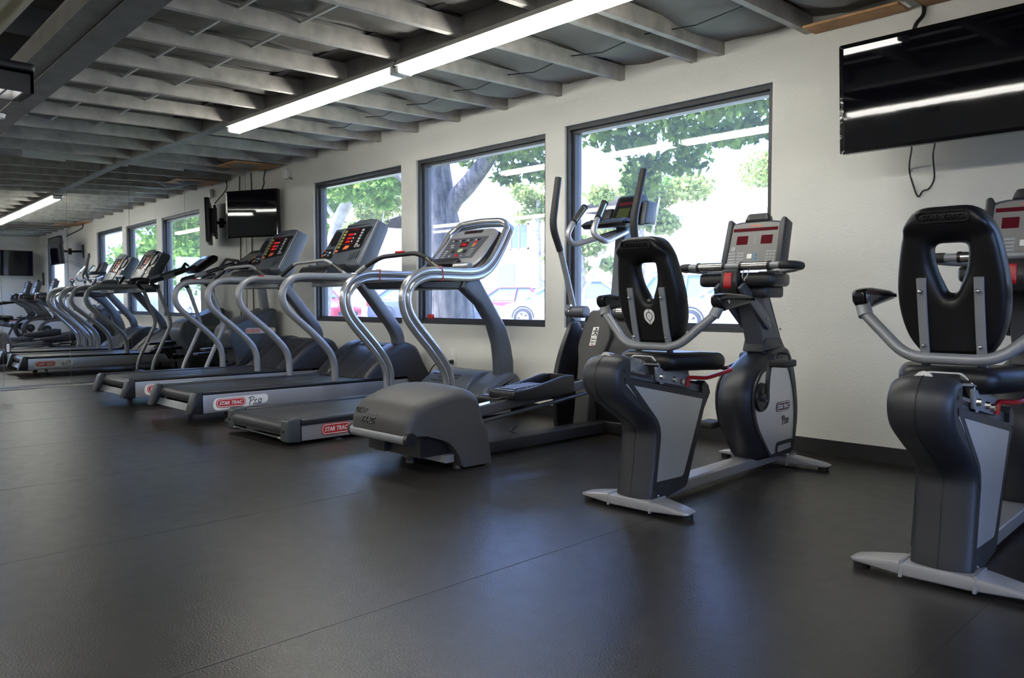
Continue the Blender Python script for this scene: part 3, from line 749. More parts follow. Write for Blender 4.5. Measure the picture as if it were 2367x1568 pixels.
    part('plate_slot', M_black, t, lambda g: g.prism(rrect(.21, .028, .006, .0, .388), .004, .0125, cf))
    part('name_plate', M_ledm, t, lambda g: g.prism(rrect(.06, .012, .004, .0, .388), .0125, .014, cf))
    sc = part('screen_panel', M_greyd, t, lambda g: g.prism(fillet([(-.20, .115), (.20, .115), (.225, .33), (-.225, .33)], .008, 2), .0085, .0125, cf))
    part('display_window', M_ledm, sc, lambda g: g.prism(rrect(.085, .05, .003, .0, .255), .0125, .014, cf))
    part('led_readout', M_led, sc, lambda g: g.prism(rrect(.05, .02, .002, .0, .255), .014, .0146, cf))
    for a in (-.15, -.065, .03, .12):
        part('readout', M_black, sc, lambda g: g.prism(rrect(.038, .016, .002, a + .015, .30), .0125, .014, cf))
        part('readout_label', M_white, sc, lambda g: g.prism(rrect(.012, .014, .003, a - .018, .30), .0125, .0135, cf))
    for k, m_ in enumerate((M_red, M_red, M_orange, M_orange, M_btny)):
        part('zone_bar', m_, sc, lambda g: g.prism(rrect(.032, .010, .001, .125 - .002 * k, .283 - k * .0125), .0125, .014, cf))
    part('start_key', M_green, sc, lambda g: g.prism(rrect(.052, .034, .017, .0, .195), .0125, .015, cf))
    part('stop_key', M_red, sc, lambda g: g.prism(rrect(.036, .032, .014, -.005, .147), .0125, .015, cf))
    for a, b in ((-.075, .185), (.062, .185)):
        part('rocker_key', M_black, sc, lambda g: g.prism(rrect(.036, .026, .003, a, b), .0125, .015, cf))
    for a, b, w in ((-.085, .14, .022), (.055, .14, .02), (-.14, .255, .04), (-.125, .232, .04)):
        part('program_key', M_btn, sc, lambda g: g.prism(rrect(w, .014, .002, a, b), .0125, .0145, cf))
    for i in range(4):
        for j in range(3):
            part('number_key', M_btn, sc, lambda g: g.prism(rrect(.014, .010, .002, .115 + j * .02, .205 - i * .021), .0125, .0142, cf))
        part('program_key', M_btn, sc, lambda g: g.prism(rrect(.036, .012, .002, -.16, .195 - i * .021), .0125, .0142, cf))
    part('reading_rack', M_black, t, lambda g: g.puff(fillet([(-.25, .03), (.09, .03), (.115, .06), (.10, .09), (-.25, .09)], .008, 2), .004, .05, .008, cf))
    part('grip_bar', M_silver2, t, lambda g: g.cyl((.10, 3.985, 1.17), (.27, 3.985, 1.17), .028, n=14))
    part('heart_rate_grip', M_black, t, lambda g: g.tube(fil3([(-.30, 3.43, 1.165), (-.20, 3.50, 1.235), (.21, 3.53, 1.25), (.30, 3.60, 1.185)], .06, 5), .0175, 10))
    part('grip_end', M_silver2, t, lambda g: (g.tube([(-.36, 3.39, 1.115), (-.30, 3.43, 1.165)], .021, 10)))
    part('grip_contact', M_chrome, t, lambda g: (g.tube([(.262, 3.57, 1.212), (.345, 3.64, 1.118)], .019, 10)))
    part('stop_switch', M_red, t, lambda g: g.puff(rrect(.10, .03, .01, .02, 3.515), 1.255, 1.272, .006, T))
    part('lanyard', M_ink, t, lambda g: g.tube(catmull([(.30, 3.60, 1.09), (.285, 3.60, .98), (.28, 3.60, .80)], 3), .0022, 6))
    part('lanyard_clip', M_red, t, lambda g: g.puff(rrect(.062, .034, .012, .277, .785), 3.585, 3.612, .008, Fm))
    return t
treadmill_loop(-4.76, 'treadmill with a silver looped console frame, nearest of the three treadmills')

# ------------------------------------------------------------------ stair climber beside the mirror
st = thing('stair_climber', 'dark grey stair climber with bent side tubes between far treadmill and mirror', 'stair climber', (-8.45, 0, 0))
part('base_frame', M_shell, st, lambda g: (g.box(-.30, .30, 3.44, 3.50, 0, .055), g.box(-.05, .05, 3.5, 4.2, 0, .05), g.box(-.24, .24, 4.30, 4.40, 0, .06)))
body = fillet([(3.93, .05), (3.90, .30), (3.815, .50), (3.83, .60), (3.90, .665), (4.18, .755), (4.34, .83), (4.39, .815), (4.41, .45), (4.40, .05)], [.02, .06, .06, .05, .04, .04, .03, .02, .03, .02], 3)
part('body_shell', M_blue, st, lambda g: g.puff(body, -.24, .17, .025, S))
part('shell_skirt', M_shell, st, lambda g: g.puff(fillet([(3.92, .05), (3.90, .22), (4.05, .38), (4.41, .42), (4.41, .05)], .02, 2), -.248, .178, .02, S))
mR = lambda a, b, c: (.1705 + c, a, b)
dc = part('decal', M_white, st, lambda g: g.prism(stadium(.36, .062, 4.19, .575), 0, .001, mR))
badge(st, mR, 4.10, .575, .17, .048, M_orange, c0=.0012)
mL = lambda a, b, c: (-.2405 - c, -a, b)
part('decal', M_conface, st, lambda g: g.prism(rrect(.36, .05, .004, -4.19, .575), 0, .001, mL))
for s in (-1, 1):
    part('side_tube', M_grey, st, lambda g: g.tube(fil3([(s * .29, 3.47, .03), (s * .29, 3.49, .17), (s * .29, 3.71, .64), (s * .285, 3.585, 1.0), (s * .275, 3.54, 1.09)], .07, 4), .022, 10))
    part('handlebar', M_black, st, lambda g: g.tube(fil3([(s * .278, 3.56, 1.06), (s * .27, 3.47, 1.135), (s * .25, 3.70, 1.205), (s * .16, 4.05, 1.34)], .06, 4), .024, 10))
    part('grip_sleeve', M_grey, st, lambda g: g.tube([(s * .258, 3.63, 1.183), (s * .24, 3.76, 1.228)], .028, 10))
    part('pedal', M_black, st, lambda g: g.puff(fillet([(3.55, .335 + .03 * s), (3.88, .345 + .03 * s), (3.88, .38 + .03 * s), (3.55, .365 + .03 * s)], .01, 2), *sorted((s * .03, s * .155)), .008, S))
    part('pedal_arm', M_black, st, lambda g: g.tube([(s * .10, 3.70, .34 + .03 * s), (s * .10, 3.80, .20), (s * .09, 4.0, .24)], .022, 8))
part('mast', M_grey, st, lambda g: g.puff([(4.23, 1.30), (4.30, 1.30), (4.375, .80), (4.29, .78)], -.035, .035, .008, S))
part('console', M_blackg, st, lambda g: g.puff(fillet([(4.02, 1.30), (4.09, 1.255), (4.33, 1.42), (4.34, 1.48), (4.28, 1.50)], .02, 3), -.20, .20, .03, S))
cfs = frame((0, 4.02, 1.30), (1, 0, 0), (0, .26, .20))
part('screen_panel', M_conface, st, lambda g: g.prism(rrect(.26, .16, .01, 0, .17), -.004, .003, cfs))
part('tilt_bracket', M_black, st, lambda g: g.tube([(-.16, 3.86, 1.27), (-.13, 3.94, 1.38), (.0, 4.02, 1.36)], .016, 8))

# ------------------------------------------------------------------ elliptical trainer
el = thing('elliptical_trainer', 'dark grey elliptical trainer with tall swinging arms below third window', 'elliptical trainer', (0, 0, 0))
ex = -3.375
hp = fillet([(2.345, .205), (2.345, .29), (2.395, .365), (2.57, .430), (2.74, .446), (2.82, .40), (2.865, .25), (2.90, .012), (2.70, .012), (2.665, .10), (2.60, .165), (2.48, .200)], [.015, .03, .04, .08, .07, .06, .05, .012, .012, .05, .05, .02], 3)
def hmp(a, b, c):     # barrel the top and narrow the tail
    k = (1 - .30 * max(0, (2.75 - a)) ) ; cc = c * k
    return (ex + cc, a, b - .28 * cc * cc * max(0, (b - .15)) / .3)
def housing(g):
    prof = hp if area2(hp) > 0 else hp[::-1]
    W = .285; r = .05; rs = []; cs = []
    for i in range(6):
        th = i / 5 * math.pi / 2; cs.append((-W + r * (1 - math.cos(th)), r * (1 - math.sin(th))))
    cs += [(c, 0) for c in (-.14, -.07, 0, .07, .14)]
    cs += [(-c, i) for c, i in cs[:6][::-1]]
    fac = [max(0.0, min(1.0, (b - .19) / .06)) * (1 if a < 2.86 else .6) for a, b in prof]
    for c, i in cs: rs.append([hmp(a, b, c) for a, b in inset(prof, [i * f for f in fac])])
    g.rings(rs)
part('rear_housing', M_shell2, el, housing)
part('rear_tube', M_grey, el, lambda g: g.cyl((ex - .25, 2.372, .195), (ex + .235, 2.372, .195), .032, n=16))
for xa_, xb_ in ((ex + .235, ex + .262), (ex - .262, ex - .25)):
    part('tube_cap', M_black, el, lambda g: g.cyl((xa_, 2.372, .195), (xb_, 2.372, .195), .035, n=16))
part('underframe', M_black, el, lambda g: (g.box(ex - .24, ex + .22, 2.46, 2.86, .085, .20), g.box(ex - .14, ex - .05, 2.43, 2.46, .09, .20)))
part('stabiliser', M_grey, el, lambda g: g.box(ex - .15, ex + .25, 2.60, 2.66, .045, .085))
for s in (-1, 1):
    part('foot', M_black, el, lambda g: g.cyl((ex + s * .21, 2.72, 0), (ex + s * .21, 2.72, .05), .034, .02, 12))
part('foot', M_black, el, lambda g: g.cyl((ex - .08, 2.63, 0), (ex - .08, 2.63, .05), .03, .018, 12))
hm = frame((ex - .235 + .02, 2.338, .262), (1, 0, 0), (0, .06, .12))
text('raised_lettering', 'STAR', M_shell, el, hm, .055, .052, .115, .034, shear=.2, bold=.02, th=.006, c0=-.001)
text('raised_lettering', 'TRAC', M_shell, el, hm, .145, .008, .115, .034, shear=.2, bold=.02, th=.006, c0=-.001)
part('raised_line', M_shell, el, lambda g: (g.box(.115, .215, .033, .038, -.001, .006, hm)))
part('main_beam', M_shell, el, lambda g: g.puff([(2.85, .012), (4.1, .012), (4.1, .082), (2.85, .082)], ex - .02, ex + .105, .008, S))
# pedals on their rails
def pedal_arm(xc, y0, z0, dz, dark):
    sl = .095
    z = lambda y: z0 + (y - 3.0) * sl
    part('pedal_rail', M_greyd, el, lambda g: g.puff([(2.80, z(2.80) - .06), (3.98, z(3.98) - .06), (3.98, z(3.98) - .005), (2.80, z(2.80) - .005)], xc - .032, xc + .032, .004, S))
    part('rail_track', M_chrome, el, lambda g: g.box(xc - .024, xc + .024, 2.86, 3.92, 0, .005, lambda a, b, c: (a, b, z(b) - .006 + c)))
    part('lower_link', M_greyd, el, lambda g: g.tube([(xc + .012, 2.86, z(2.86) - .095), (xc + .012, 3.98, z(3.98) - .095)], .012, 8))
    foot = fillet([(y0, 0), (y0 + .14, -.012), (y0 + .53, .0), (y0 + .53, .11), (y0 + .45, .118), (y0 + .17, .062), (y0, .05)], [.02, .01, .03, .03, .04, .05, .02], 3)
    pd = part('pedal', M_black, el, lambda g: (
        g.puff([(a, b + z(y0) + .005) for a, b in fillet([(y0, 0), (y0 + .53, .03), (y0 + .53, .058), (y0, .042)], .012, 2)], xc - .095, xc + .095, .012, S),
        g.puff([(a, b + z(y0)) for a, b in foot], xc + .082, xc + .105, .008, S),
        g.puff([(a, b + z(y0)) for a, b in foot], xc - .105, xc - .082, .008, S),
        g.puff([(y0 + .50, z(y0) + .03), (y0 + .53, z(y0) + .03), (y0 + .53, z(y0) + .112), (y0 + .505, z(y0) + .112)], xc - .10, xc + .10, .006, S)))
    part('tread_plate', M_greyd, pd, lambda g: g.add([(xc - .078, y0 + .02, z(y0) + .049), (xc + .078, y0 + .02, z(y0) + .049), (xc + .078, y0 + .30, z(y0) + .065), (xc - .078, y0 + .30, z(y0) + .065),
         (xc - .078, y0 + .02, z(y0) + .053), (xc + .078, y0 + .02, z(y0) + .053), (xc + .078, y0 + .30, z(y0) + .069), (xc - .078, y0 + .30, z(y0) + .069)],
         [(0, 1, 2, 3), (4, 5, 6, 7), (0, 1, 5, 4), (1, 2, 6, 5), (2, 3, 7, 6), (3, 0, 4, 7)]))
    for k in range(7):
        yy = y0 + .05 + k * .036
        part('tread_rib', M_greyd, pd, lambda g: g.box(xc - .065, xc + .065, yy, yy + .018, z(y0) + .052 + (yy - y0) * .057, z(y0) + .059 + (yy - y0) * .057))
pedal_arm(-3.235, 3.11, .318, 0, 0)
pedal_arm(-3.545, 3.30, .225, 0, 0)
# front tower
def tw(prof, y0, y1, r, mp=Fm):
    return lambda g: g.puff(prof, y0, y1, r, mp)
col_mp = lambda a, b, c: (a, c + .12 * b, b)
part('tower_column', M_shell2, el, lambda g: g.puff(fillet([(-3.50, .02), (-3.375, .02), (-3.375, .30), (-3.33, .46), (-3.265, .57), (-3.235, .66), (-3.28, .835), (-3.425, .835), (-3.46, .74), (-3.515, .60), (-3.495, .46), (-3.50, .32)], [.01, .01, .05, .05, .05, .05, .03, .03, .04, .05, .05, .05], 3), 4.04, 4.14, .012, col_mp))
part('tower_body', M_black, el, lambda g: g.puff(fillet([(4.17, .05), (4.10, .34), (4.14, .62), (4.20, .80), (4.36, .80), (4.42, .45), (4.42, .05)], .04, 3), -3.53, -3.08, .03, S))
part('side_shroud', M_black, el, lambda g: g.puff(fillet([(4.02, .05), (3.995, .33), (4.05, .52), (4.17, .745), (4.26, .76), (4.36, .55), (4.42, .3), (4.42, .05)], [.02, .08, .08, .04, .04, .08, .08, .02], 3), -3.655, -3.615, .012, S))
part('side_shroud', M_blue, el, lambda g: g.puff(fillet([(4.06, .05), (4.05, .33), (4.08, .52), (4.15, .72), (4.30, .72), (4.40, .5), (4.42, .3), (4.42, .05)], [.02, .08, .08, .06, .06, .08, .08, .02], 3), -3.08, -3.02, .02, S))
part('front_foot', M_black, el, lambda g: g.puff(rrect(.78, .085, .03, -3.34, .0425), 4.15, 4.27, .012, Fm))
part('transport_wheel', M_rubber, el, lambda g: g.cyl((-3.66, 4.08, .05), (-3.62, 4.08, .05), .05, n=16))
skm = lambda a, b, c: (a + .016, 4.04 + .12 * (b + .033) - c, b + .033)
stk = part('sticker', M_white, el, lambda g: g.prism([(-3.424, .560), (-3.372, .566), (-3.349, .690), (-3.399, .686)], .0005, .0015, skm))
def runner(g):
    O = Vector((-3.377, .650))
    def L(*pts):
        ribbon(g, [tuple(O + Vector(p) * .031) for p in pts], .007, .0016, .0022, skm)
    L((.1, .55), (0, .1), (-.1, -.1)); L((-.1, -.1), (.35, -.3), (.2, -.75)); L((-.1, -.1), (-.4, -.5), (-.85, -.55)); L((.05, .4), (.45, .25), (.6, .5)); L((.05, .4), (-.4, .35), (-.5, 0))
    g.prism([(O.x + .007 + .008 * math.cos(k * .7854), O.y + .025 + .008 * math.sin(k * .7854)) for k in range(8)], .0016, .0022, skm)
part('runner_mark', M_ink, stk, runner)
text('lettering', 'Natural', M_ink, stk, skm, -3.390, .607, .040, .015, shear=.3, bold=.015, th=.0006, c0=.0016)
text('lettering', 'Runner', M_ink, stk, skm, -3.395, .588, .040, .014, shear=.3, bold=.015, th=.0006, c0=.0016)
part('sticker_line', M_redl, stk, lambda g: g.prism(rrect(.024, .005, .002, -3.399, .571), .0016, .0022, skm))
part('axle_sleeve', M_greyd, el, lambda g: g.cyl((-3.665, 4.19, .822), (-3.50, 4.19, .822), .042, n=20))
part('axle_sleeve', M_greyd, el, lambda g: g.cyl((-3.24, 4.19, .822), (-3.02, 4.19, .822), .042, n=20))
part('axle_ring', M_chrome, el, lambda g: g.cyl((-3.21, 4.19, .822), (-3.13, 4.19, .822), .045, n=20))
part('axle_clamp', M_chrome, el, lambda g: (g.ring((-3.628, 4.19, .822), (0, 1, 0), (0, 0, 1), .042, .007, 20, 6), g.box(-3.645, -3.61, 4.145, 4.165, .845, .872)))
for xa, dy, ty in ((-3.625, 0.0, 0.0), (-3.02, .10, .05)):
    part('swing_arm', M_grey, el, lambda g: g.tube(catmull([(xa, 4.20, .85), (xa, 4.13, 1.05), (xa, 4.05 + dy * .5, 1.27)], 3), .0215, 12))
    part('arm_grip', M_rubber, el, lambda g: g.tube(fil3([(xa, 4.055 + dy * .5, 1.245), (xa, 3.975 + dy, 1.41), (xa, 4.035 + dy + ty, 1.745)], .07, 5), [.024] + [.026] * 6 + [.024], 12))
part('mast', M_blue, el, lambda g: g.puff([(4.22, .78), (4.36, .78), (4.385, 1.44), (4.30, 1.44)], -3.33, -3.25, .01, S))
for xs, x2, x3, dy in ((-3.48, -3.50, -3.33, 0), (-3.25, -3.225, -3.25, -.07)):
    part('fixed_handle', M_silver, el, lambda g: g.tube(fil3([(xs, 4.14 + dy, 1.535), (x2, 4.02 + dy, 1.40), (x2, 3.985 + dy, 1.33), (x2 + (.0 if dy == 0 else .05), 4.05 + dy, 1.275), (x3, 4.31, 1.37)], .055, 5), .0195, 12))
    part('heart_rate_sleeve', M_chrome, el, lambda g: g.tube([(xs + (x2 - xs) * .06, 4.132 + dy, 1.528), (xs + (x2 - xs) * .72, 4.055 + dy, 1.437)], .0235, 14))
    part('sleeve_cap', M_black, el, lambda g: g.tube([(xs, 4.14 + dy, 1.535), (xs - .0005, 4.147 + dy, 1.545)], .0245, 14))
    part('sleeve_cap', M_black, el, lambda g: g.tube([(xs + (x2 - xs) * .72, 4.055 + dy, 1.437), (xs + (x2 - xs) * .8, 4.047 + dy, 1.427)], .0245, 14))
# console with its low keypad shelf
ckx = -3.285
part('console_shelf', M_black, el, lambda g: g.puff(fillet([(4.10, 1.415), (4.13, 1.385), (4.34, 1.40), (4.35, 1.44), (4.16, 1.445)], .012, 3), ckx - .205, ckx + .165, .02, S))
part('console_head', M_shell, el, lambda g: g.puff(fillet([(4.23, 1.43), (4.36, 1.42), (4.42, 1.58), (4.38, 1.625), (4.325, 1.61)], .02, 3), ckx - .055, ckx + .15, .02, S))
part('console_wing', M_shell, el, lambda g: g.puff(fillet([(4.22, 1.43), (4.30, 1.43), (4.33, 1.53), (4.27, 1.53)], .012, 3), ckx - .19, ckx - .055, .012, S))
part('bottle_holder', M_blue, el, lambda g: g.puff(fillet([(4.28, 1.40), (4.42, 1.41), (4.44, 1.56), (4.33, 1.57)], .012, 3), ckx + .153, ckx + .20, .014, S))
cfe0 = frame((ckx, 4.23, 1.43), (1, 0, 0), (0, .095, .18))
cfe = lambda a, b, c: cfe0(a * .64, b, c)
sc = part('screen_panel', M_blackg, el, lambda g: g.prism(fillet([(-.055, .005), (.225, .005), (.215, .185), (-.025, .185)], .012, 3), -.002, .004, cfe))
part('lcd_screen', M_lcd, sc, lambda g: g.prism(rrect(.155, .085, .004, .075, .060), .004, .0055, cfe))
part('brow_strip', M_ledm, sc, lambda g: g.prism(rrect(.20, .024, .003, .085, .138), .004, .0055, cfe))
part('red_key', M_orange, el, lambda g: g.prism(rrect(.036, .014, .003, -.125, .018), -.004, .006, cfe))
for i in range(5):
    part('shelf_key', M_shell, el, lambda g: g.box(ckx - .16 + i * .058, ckx - .12 + i * .058, 4.16, 4.19, 1.444, 1.450))

# ------------------------------------------------------------------ recumbent bikes
def recumbent_bike(label, group):
    t = thing('recumbent_bike', label, 'exercise bike', (0, 0, 0), group=group)
    mR = lambda a, b, c: (.101 + c, a, b)
    def cross(g, s0, half, w, zc=.058):
        for k in (-1, 1):
            rs = []
            for a, ww, z1, z0 in ((0, w, zc, .012), (.09, w, zc, .012), (.13, w * .92, zc - .002, .014), (half - .05, w * .78, zc - .016, .018), (half - .012, w * .66, zc - .024, .020), (half, w * .45, zc - .028, .024)):
                pr = rrect(ww, z1 - z0, .012, s0, (z0 + z1) / 2, 3)
                rs.append([(k * a, p, q) for p, q in pr])
            g.rings(rs)
    part('rear_foot_bar', M_silver, t, lambda g: cross(g, -.035, .272, .125))
    part('front_foot_bar', M_silver, t, lambda g: cross(g, 1.285, .315, .10))
    for (u, s0) in ((-.245, -.035), (.245, -.035), (-.28, 1.285), (.28, 1.285)):
        part('foot_pad', M_rubber, t, lambda g: g.cyl((u, s0, 0), (u, s0, .026), .026, n=12))
    for s0 in (-.035, 1.285):
        for u in (-.105, .105):
            part('bar_collar', M_grey, t, lambda g: g.puff([(s0 - .065, .010), (s0 + .065, .010), (s0 + .058, .062), (s0 - .058, .062)], u - .006, u + .006, .003, S))
            part('bar_bolt', M_steelbolt, t, lambda g: g.ball((u * .82, s0 + .03, .064), .009, 6))
    part('base_beam', M_silver, t, lambda g: g.puff([(0, .022), (1.30, .022), (1.30, .078), (0, .082)], -.05, .05, .012, S))
    # rear seat pod: rounded spine swept from flank to flank, flat framed sides with brushed panels
    seam = [(-.215, .676), (-.275, .668), (-.318, .635), (-.334, .585), (-.325, .535), (-.290, .492), (-.195, .437), (-.095, .380), (-.050, .338), (-.052, .290), (-.066, .180), (-.082, .090), (-.086, .052), (-.070, .030)]
    edge = [(-.215, .642), (-.252, .640), (-.280, .618), (-.290, .585), (-.280, .548), (-.250, .514), (-.160, .458), (-.062, .402), (-.015, .350), (-.014, .290), (-.028, .180), (-.042, .090), (-.046, .052), (-.03, .034)]
    PW = .09
    P, Q = catmull(seam, 3), catmull(edge, 3)
    def spine(g):
        rs = []
        for k in range(15):
            th = -math.pi / 2 + math.pi * k / 14
            rs.append([(PW * math.sin(th), q.x + (p.x - q.x) * math.cos(th), q.y + (p.y - q.y) * math.cos(th)) for p, q in zip(P, Q)])
        n = len(P); vs = [v for r in rs for v in r]; fs = []
        for i in range(14):
            for j in range(n - 1): fs.append((i * n + j, i * n + j + 1, (i + 1) * n + j + 1, (i + 1) * n + j))
        fs.append(tuple(i * n for i in range(15))); fs.append(tuple(i * n + n - 1 for i in range(15)))
        g.add(vs, fs)
    part('pod_spine', M_shell, t, spine, sharp=50)
    part('spine_seam', M_ink, t, lambda g: g.tube([(0, p.x - .0, p.y) for p in P[1:-2]], .0022, 5))
    q2 = [tuple(q) for q in Q]
    flank = q2 + [(.215, .066), (.232, .080), (.37, .40), (.425, .470), (.408, .505), (.374, .528), (.353, .505), (.353, .474), (-.10, .556), (-.215, .576)]
    hole = fillet([(-.258, .564), (.362, .447), (.194, .118), (-.030, .126), (.018, .355)], [.02, .02, .02, .006, .04], 4)
    for k in (-1, 1):
        a, b = sorted((k * .05, k * .0895))
        part('pod_flank', M_shell, t, lambda g: g.prism(flank, a, b, S))
        a, b = sorted((k * .088, k * .0908))
        fr_ = [(-.300, .578), (.375, .452), (.200, .096), (-.072, .104), (-.022, .352)]
        part('flank_frame', M_shell, t, lambda g: ring_strip(g, fillet([(-.272, .588), (.392, .464), (.212, .092), (-.048, .100), (-.006, .352)], [.03, .03, .02, .01, .05], 4), .024, a, b, S))
        a, b = sorted((k * .088, k * .0902))
        part('side_plate', M_panel, t, lambda g: g.prism(hole, a, b, S))
        for sy, sz in ((-.255, .612), (-.005, .318), (.295, .285), (.395, .455)):
            part('shell_screw', M_black, t, lambda g: g.disc((k * .0905, sy, sz), (1, 0, 0), .0065, .003, 8))
    # seat track, carriage and lever
    part('track_tube', M_silver2, t, lambda g: g.tube([(0, -.27, .632), (0, .33, .528)], .036, 16, flat=1.5))
    part('track_rail', M_greyd, t, lambda g: g.add([(u, s0, z) for u in (-.075, .075) for s0, z in ((-.29, .628), (-.29, .596), (.35, .478), (.35, .510))], [(0, 1, 2, 3), (4, 7, 6, 5), (0, 3, 7, 4), (1, 5, 6, 2), (0, 4, 5, 1), (3, 2, 6, 7)]))
    part('track_slot', M_black, t, lambda g: g.prism([(-.24, .620), (-.05, .585), (-.05, .565), (-.24, .600)], .0755, .0775, S))
    part('rack_teeth', M_conface, t, lambda g: [g.box(.0775, .081, -.20 + i * .012, -.193 + i * .012, .603 - i * .0022, .613 - i * .0022) for i in range(9)])
    part('carriage', M_grey, t, lambda g: (g.puff(fillet([(-.03, .615), (.24, .565), (.24, .505), (-.02, .552)], .006, 2), .079, .092, .003, S),
        g.puff(fillet([(-.03, .615), (.24, .565), (.24, .505), (-.02, .552)], .006, 2), -.092, -.079, .003, S),
        g.puff([(-.03, .628), (.03, .618), (.03, .612), (-.03, .622)], -.09, .09, .002, S)))
    part('carriage_strap', M_silver, t, lambda g: g.puff(fillet([(-.092, .56), (-.085, .645), (-.05, .678), (.05, .678), (.085, .645), (.092, .56), (.086, .56), (.078, .64), (.045, .67), (-.045, .67), (-.078, .64), (-.086, .56)], .008, 2), -.0, .03, .003, lambda a, b, c: (a, c, b - .02)))
    for sy, sz in ((.005, .572), (.105, .553), (.165, .540)):
        for k in (-1, 1):
            part('carriage_bolt', M_steelbolt, t, lambda g: g.cyl((k * .092, sy, sz), (k * .104, sy, sz), .013, .010, 10))
    part('release_lever', M_red, t, lambda g: g.tube(fil3([(.10, .205, .515), (.10, .21, .555), (.14, .30, .548), (.17, .475, .575), (.14, .50, .58)], .03, 4), .009, 8))
    part('lever_handle', M_black, t, lambda g: g.tube(fil3([(.14, .50, .58), (-.02, .47, .59), (-.10, .30, .592)], .03, 4), .0095, 8))
    part('seat_bracket', M_grey, t, lambda g: (g.puff(fillet([(.02, .565), (.26, .52), (.26, .585), (.03, .625)], .01, 2), .055, .075, .003, S), g.puff(fillet([(.02, .565), (.26, .52), (.26, .585), (.03, .625)], .01, 2), -.075, -.055, .003, S)))
    part('pod_nose', M_shell, t, lambda g: g.puff(fillet([(.335, .40), (.372, .40), (.425, .470), (.408, .505), (.374, .528), (.352, .505)], .012, 3), -.06, .06, .004, S))
    sp_ = fillet([(-.125, .0), (.125, .0), (.165, .10), (.205, .25), (.205, .36), (.15, .395), (-.15, .395), (-.205, .36), (-.205, .25), (-.165, .10)], [.05, .05, .08, .08, .06, .05, .05, .06, .08, .08], 4)
    part('seat', M_vinyl, t, lambda g: g.puff(sp_, .592, .672, .036, lambda a, b, c: (a, b, c - .06 * max(0, b - .2) - .12 * a * a * 0), seg=5))
    # back posts: bend from under the seat up the back
    for u in (-.075, .085):
        part('back_post', M_grey, t, lambda g: g.puff(post_profile([(.20, .590), (.13, .592), (.098, .622), (.080, .69), (.052, .78), (.012, .948)], .012), u - .0135, u + .0135, .002, S))
        for sy, sz in ((.016, .905), (.060, .735)):
            part('post_bolt', M_steelbolt, t, lambda g: g.ball((u, sy - .010, sz), .0075, 7))
    # padded back with a tapered hand hole
    def back_y(z): return .085 - (z - .69) * .27 if z < 1.06 else (-.015 - (z - 1.06) * .15)
    def bmp(a, b, c):
        lip = max(0, min(1, (b - 1.075) / .03)); lip = lip * lip * (3 - 2 * lip)
        return (a, back_y(b) + c - lip * .030 * (1 if c < .05 else 0), b)
    outer = fillet([(-.082, .692), (.082, .692), (.128, .745), (.155, .83), (.160, .93), (.143, 1.04), (.129, 1.098), (.086, 1.165), (-.086, 1.165), (-.129, 1.098), (-.143, 1.04), (-.160, .93), (-.155, .83), (-.128, .745)], [.03, .03, .04, .06, .06, .06, .05, .04, .04, .05, .06, .06, .06, .04], 4)
    inner = fillet([(-.05, 1.052), (-.042, .985), (-.014, .905), (.014, .905), (.042, .985), (.05, 1.052)], [.026, .03, .014, .014, .03, .026], 4)
    def radial(poly, c, ang):
        d = Vector((math.cos(ang), math.sin(ang))); best = None; n = len(poly)
        for i in range(n):
            p, q = Vector(poly[i - 1]) - c, Vector(poly[i]) - c; e = q - p
            den = d.x * e.y - d.y * e.x
            if abs(den) < 1e-9: continue
            tt = (p.x * e.y - p.y * e.x) / den; uu = (p.x * d.y - p.y * d.x) / den
            if tt > 0 and -1e-6 <= uu <= 1 + 1e-6: best = tt if best is None else max(best, tt)
        return best
    def cushion(g):
        c = Vector((0, .985)); rs = []; N = 84; th = .095
        for k in range(N):
            a = 2 * math.pi * k / N; r0, r1 = radial(inner, c, a), radial(outer, c, a)
            sec = fillet([(r1 - .012, 0), (r1, .040), (r1 - .004, th), (r0 + .012, th), (r0, .05), (r0 + .028, 0)], [.03, .03, .035, .03, .02, .03], 3)
            d = Vector((math.cos(a), math.sin(a)))
            rs.append([bmp(c.x + d.x * r, c.y + d.y * r, cc) for r, cc in sec])
        g.rings(rs, closed=True)
    part('backrest', M_vinyl, t, cushion, sharp=60)
    eb_ = Vector((0, -.10, 1)).normalized()
    hb = frame((0, -.060, 1.128), (1, 0, 0), (0, -.17, .98))
    hb2 = lambda a, b, c: (a, -.0585 - b * .15 - c, 1.128 + b)
    part('headrest_ring', M_vinyl, t, lambda g: g.rings([[hb2(a + math.cos(0) * 0, b, c) for a, b, c in ((p[0], p[1], 0.0), )] for p in []] or [[hb2(*p, -.004) for p in stadium(.150, .034, 0, 0)], [hb2(*p, .003) for p in stadium(.150, .034, 0, 0)], [hb2(*p, .003) for p in stadium(.138, .026, 0, 0)], [hb2(*p, -.004) for p in stadium(.138, .026, 0, 0)]], closed=True))
    text('headrest_lettering', 'STAR TRAC', M_vinyl, t, hb2, 0, 0, .115, .016, shear=.15, bold=.02, th=.006, c0=-.003)
    # arm tube and armrests
    part('arm_tube', M_grey, t, lambda g: g.tube(fil3([(-.292, .125, .868), (-.284, .115, .838), (-.128, .066, .694), (.128, .066, .694), (.284, .115, .838), (.292, .125, .868)], .06, 6), .0185, 12))
    for k in (-1, 1):
        part('arm_socket', M_grey, t, lambda g: g.tube([(k * .276, .110, .826), (k * .293, .125, .870)], .024, 12))
        part('armrest', M_blackg, t, lambda g: g.puff(fillet([(.085, .872), (.13, .845), (.23, .862), (.395, .885), (.41, .905), (.35, .918), (.16, .925), (.08, .915)], [.015, .02, .05, .015, .012, .04, .04, .02], 3), *sorted((k * .270, k * .318)), .016, S))
        part('armrest_bolt', M_steelbolt, t, lambda g: g.disc((k * .319, .155, .888), (1, 0, 0), .008, .006, 10))
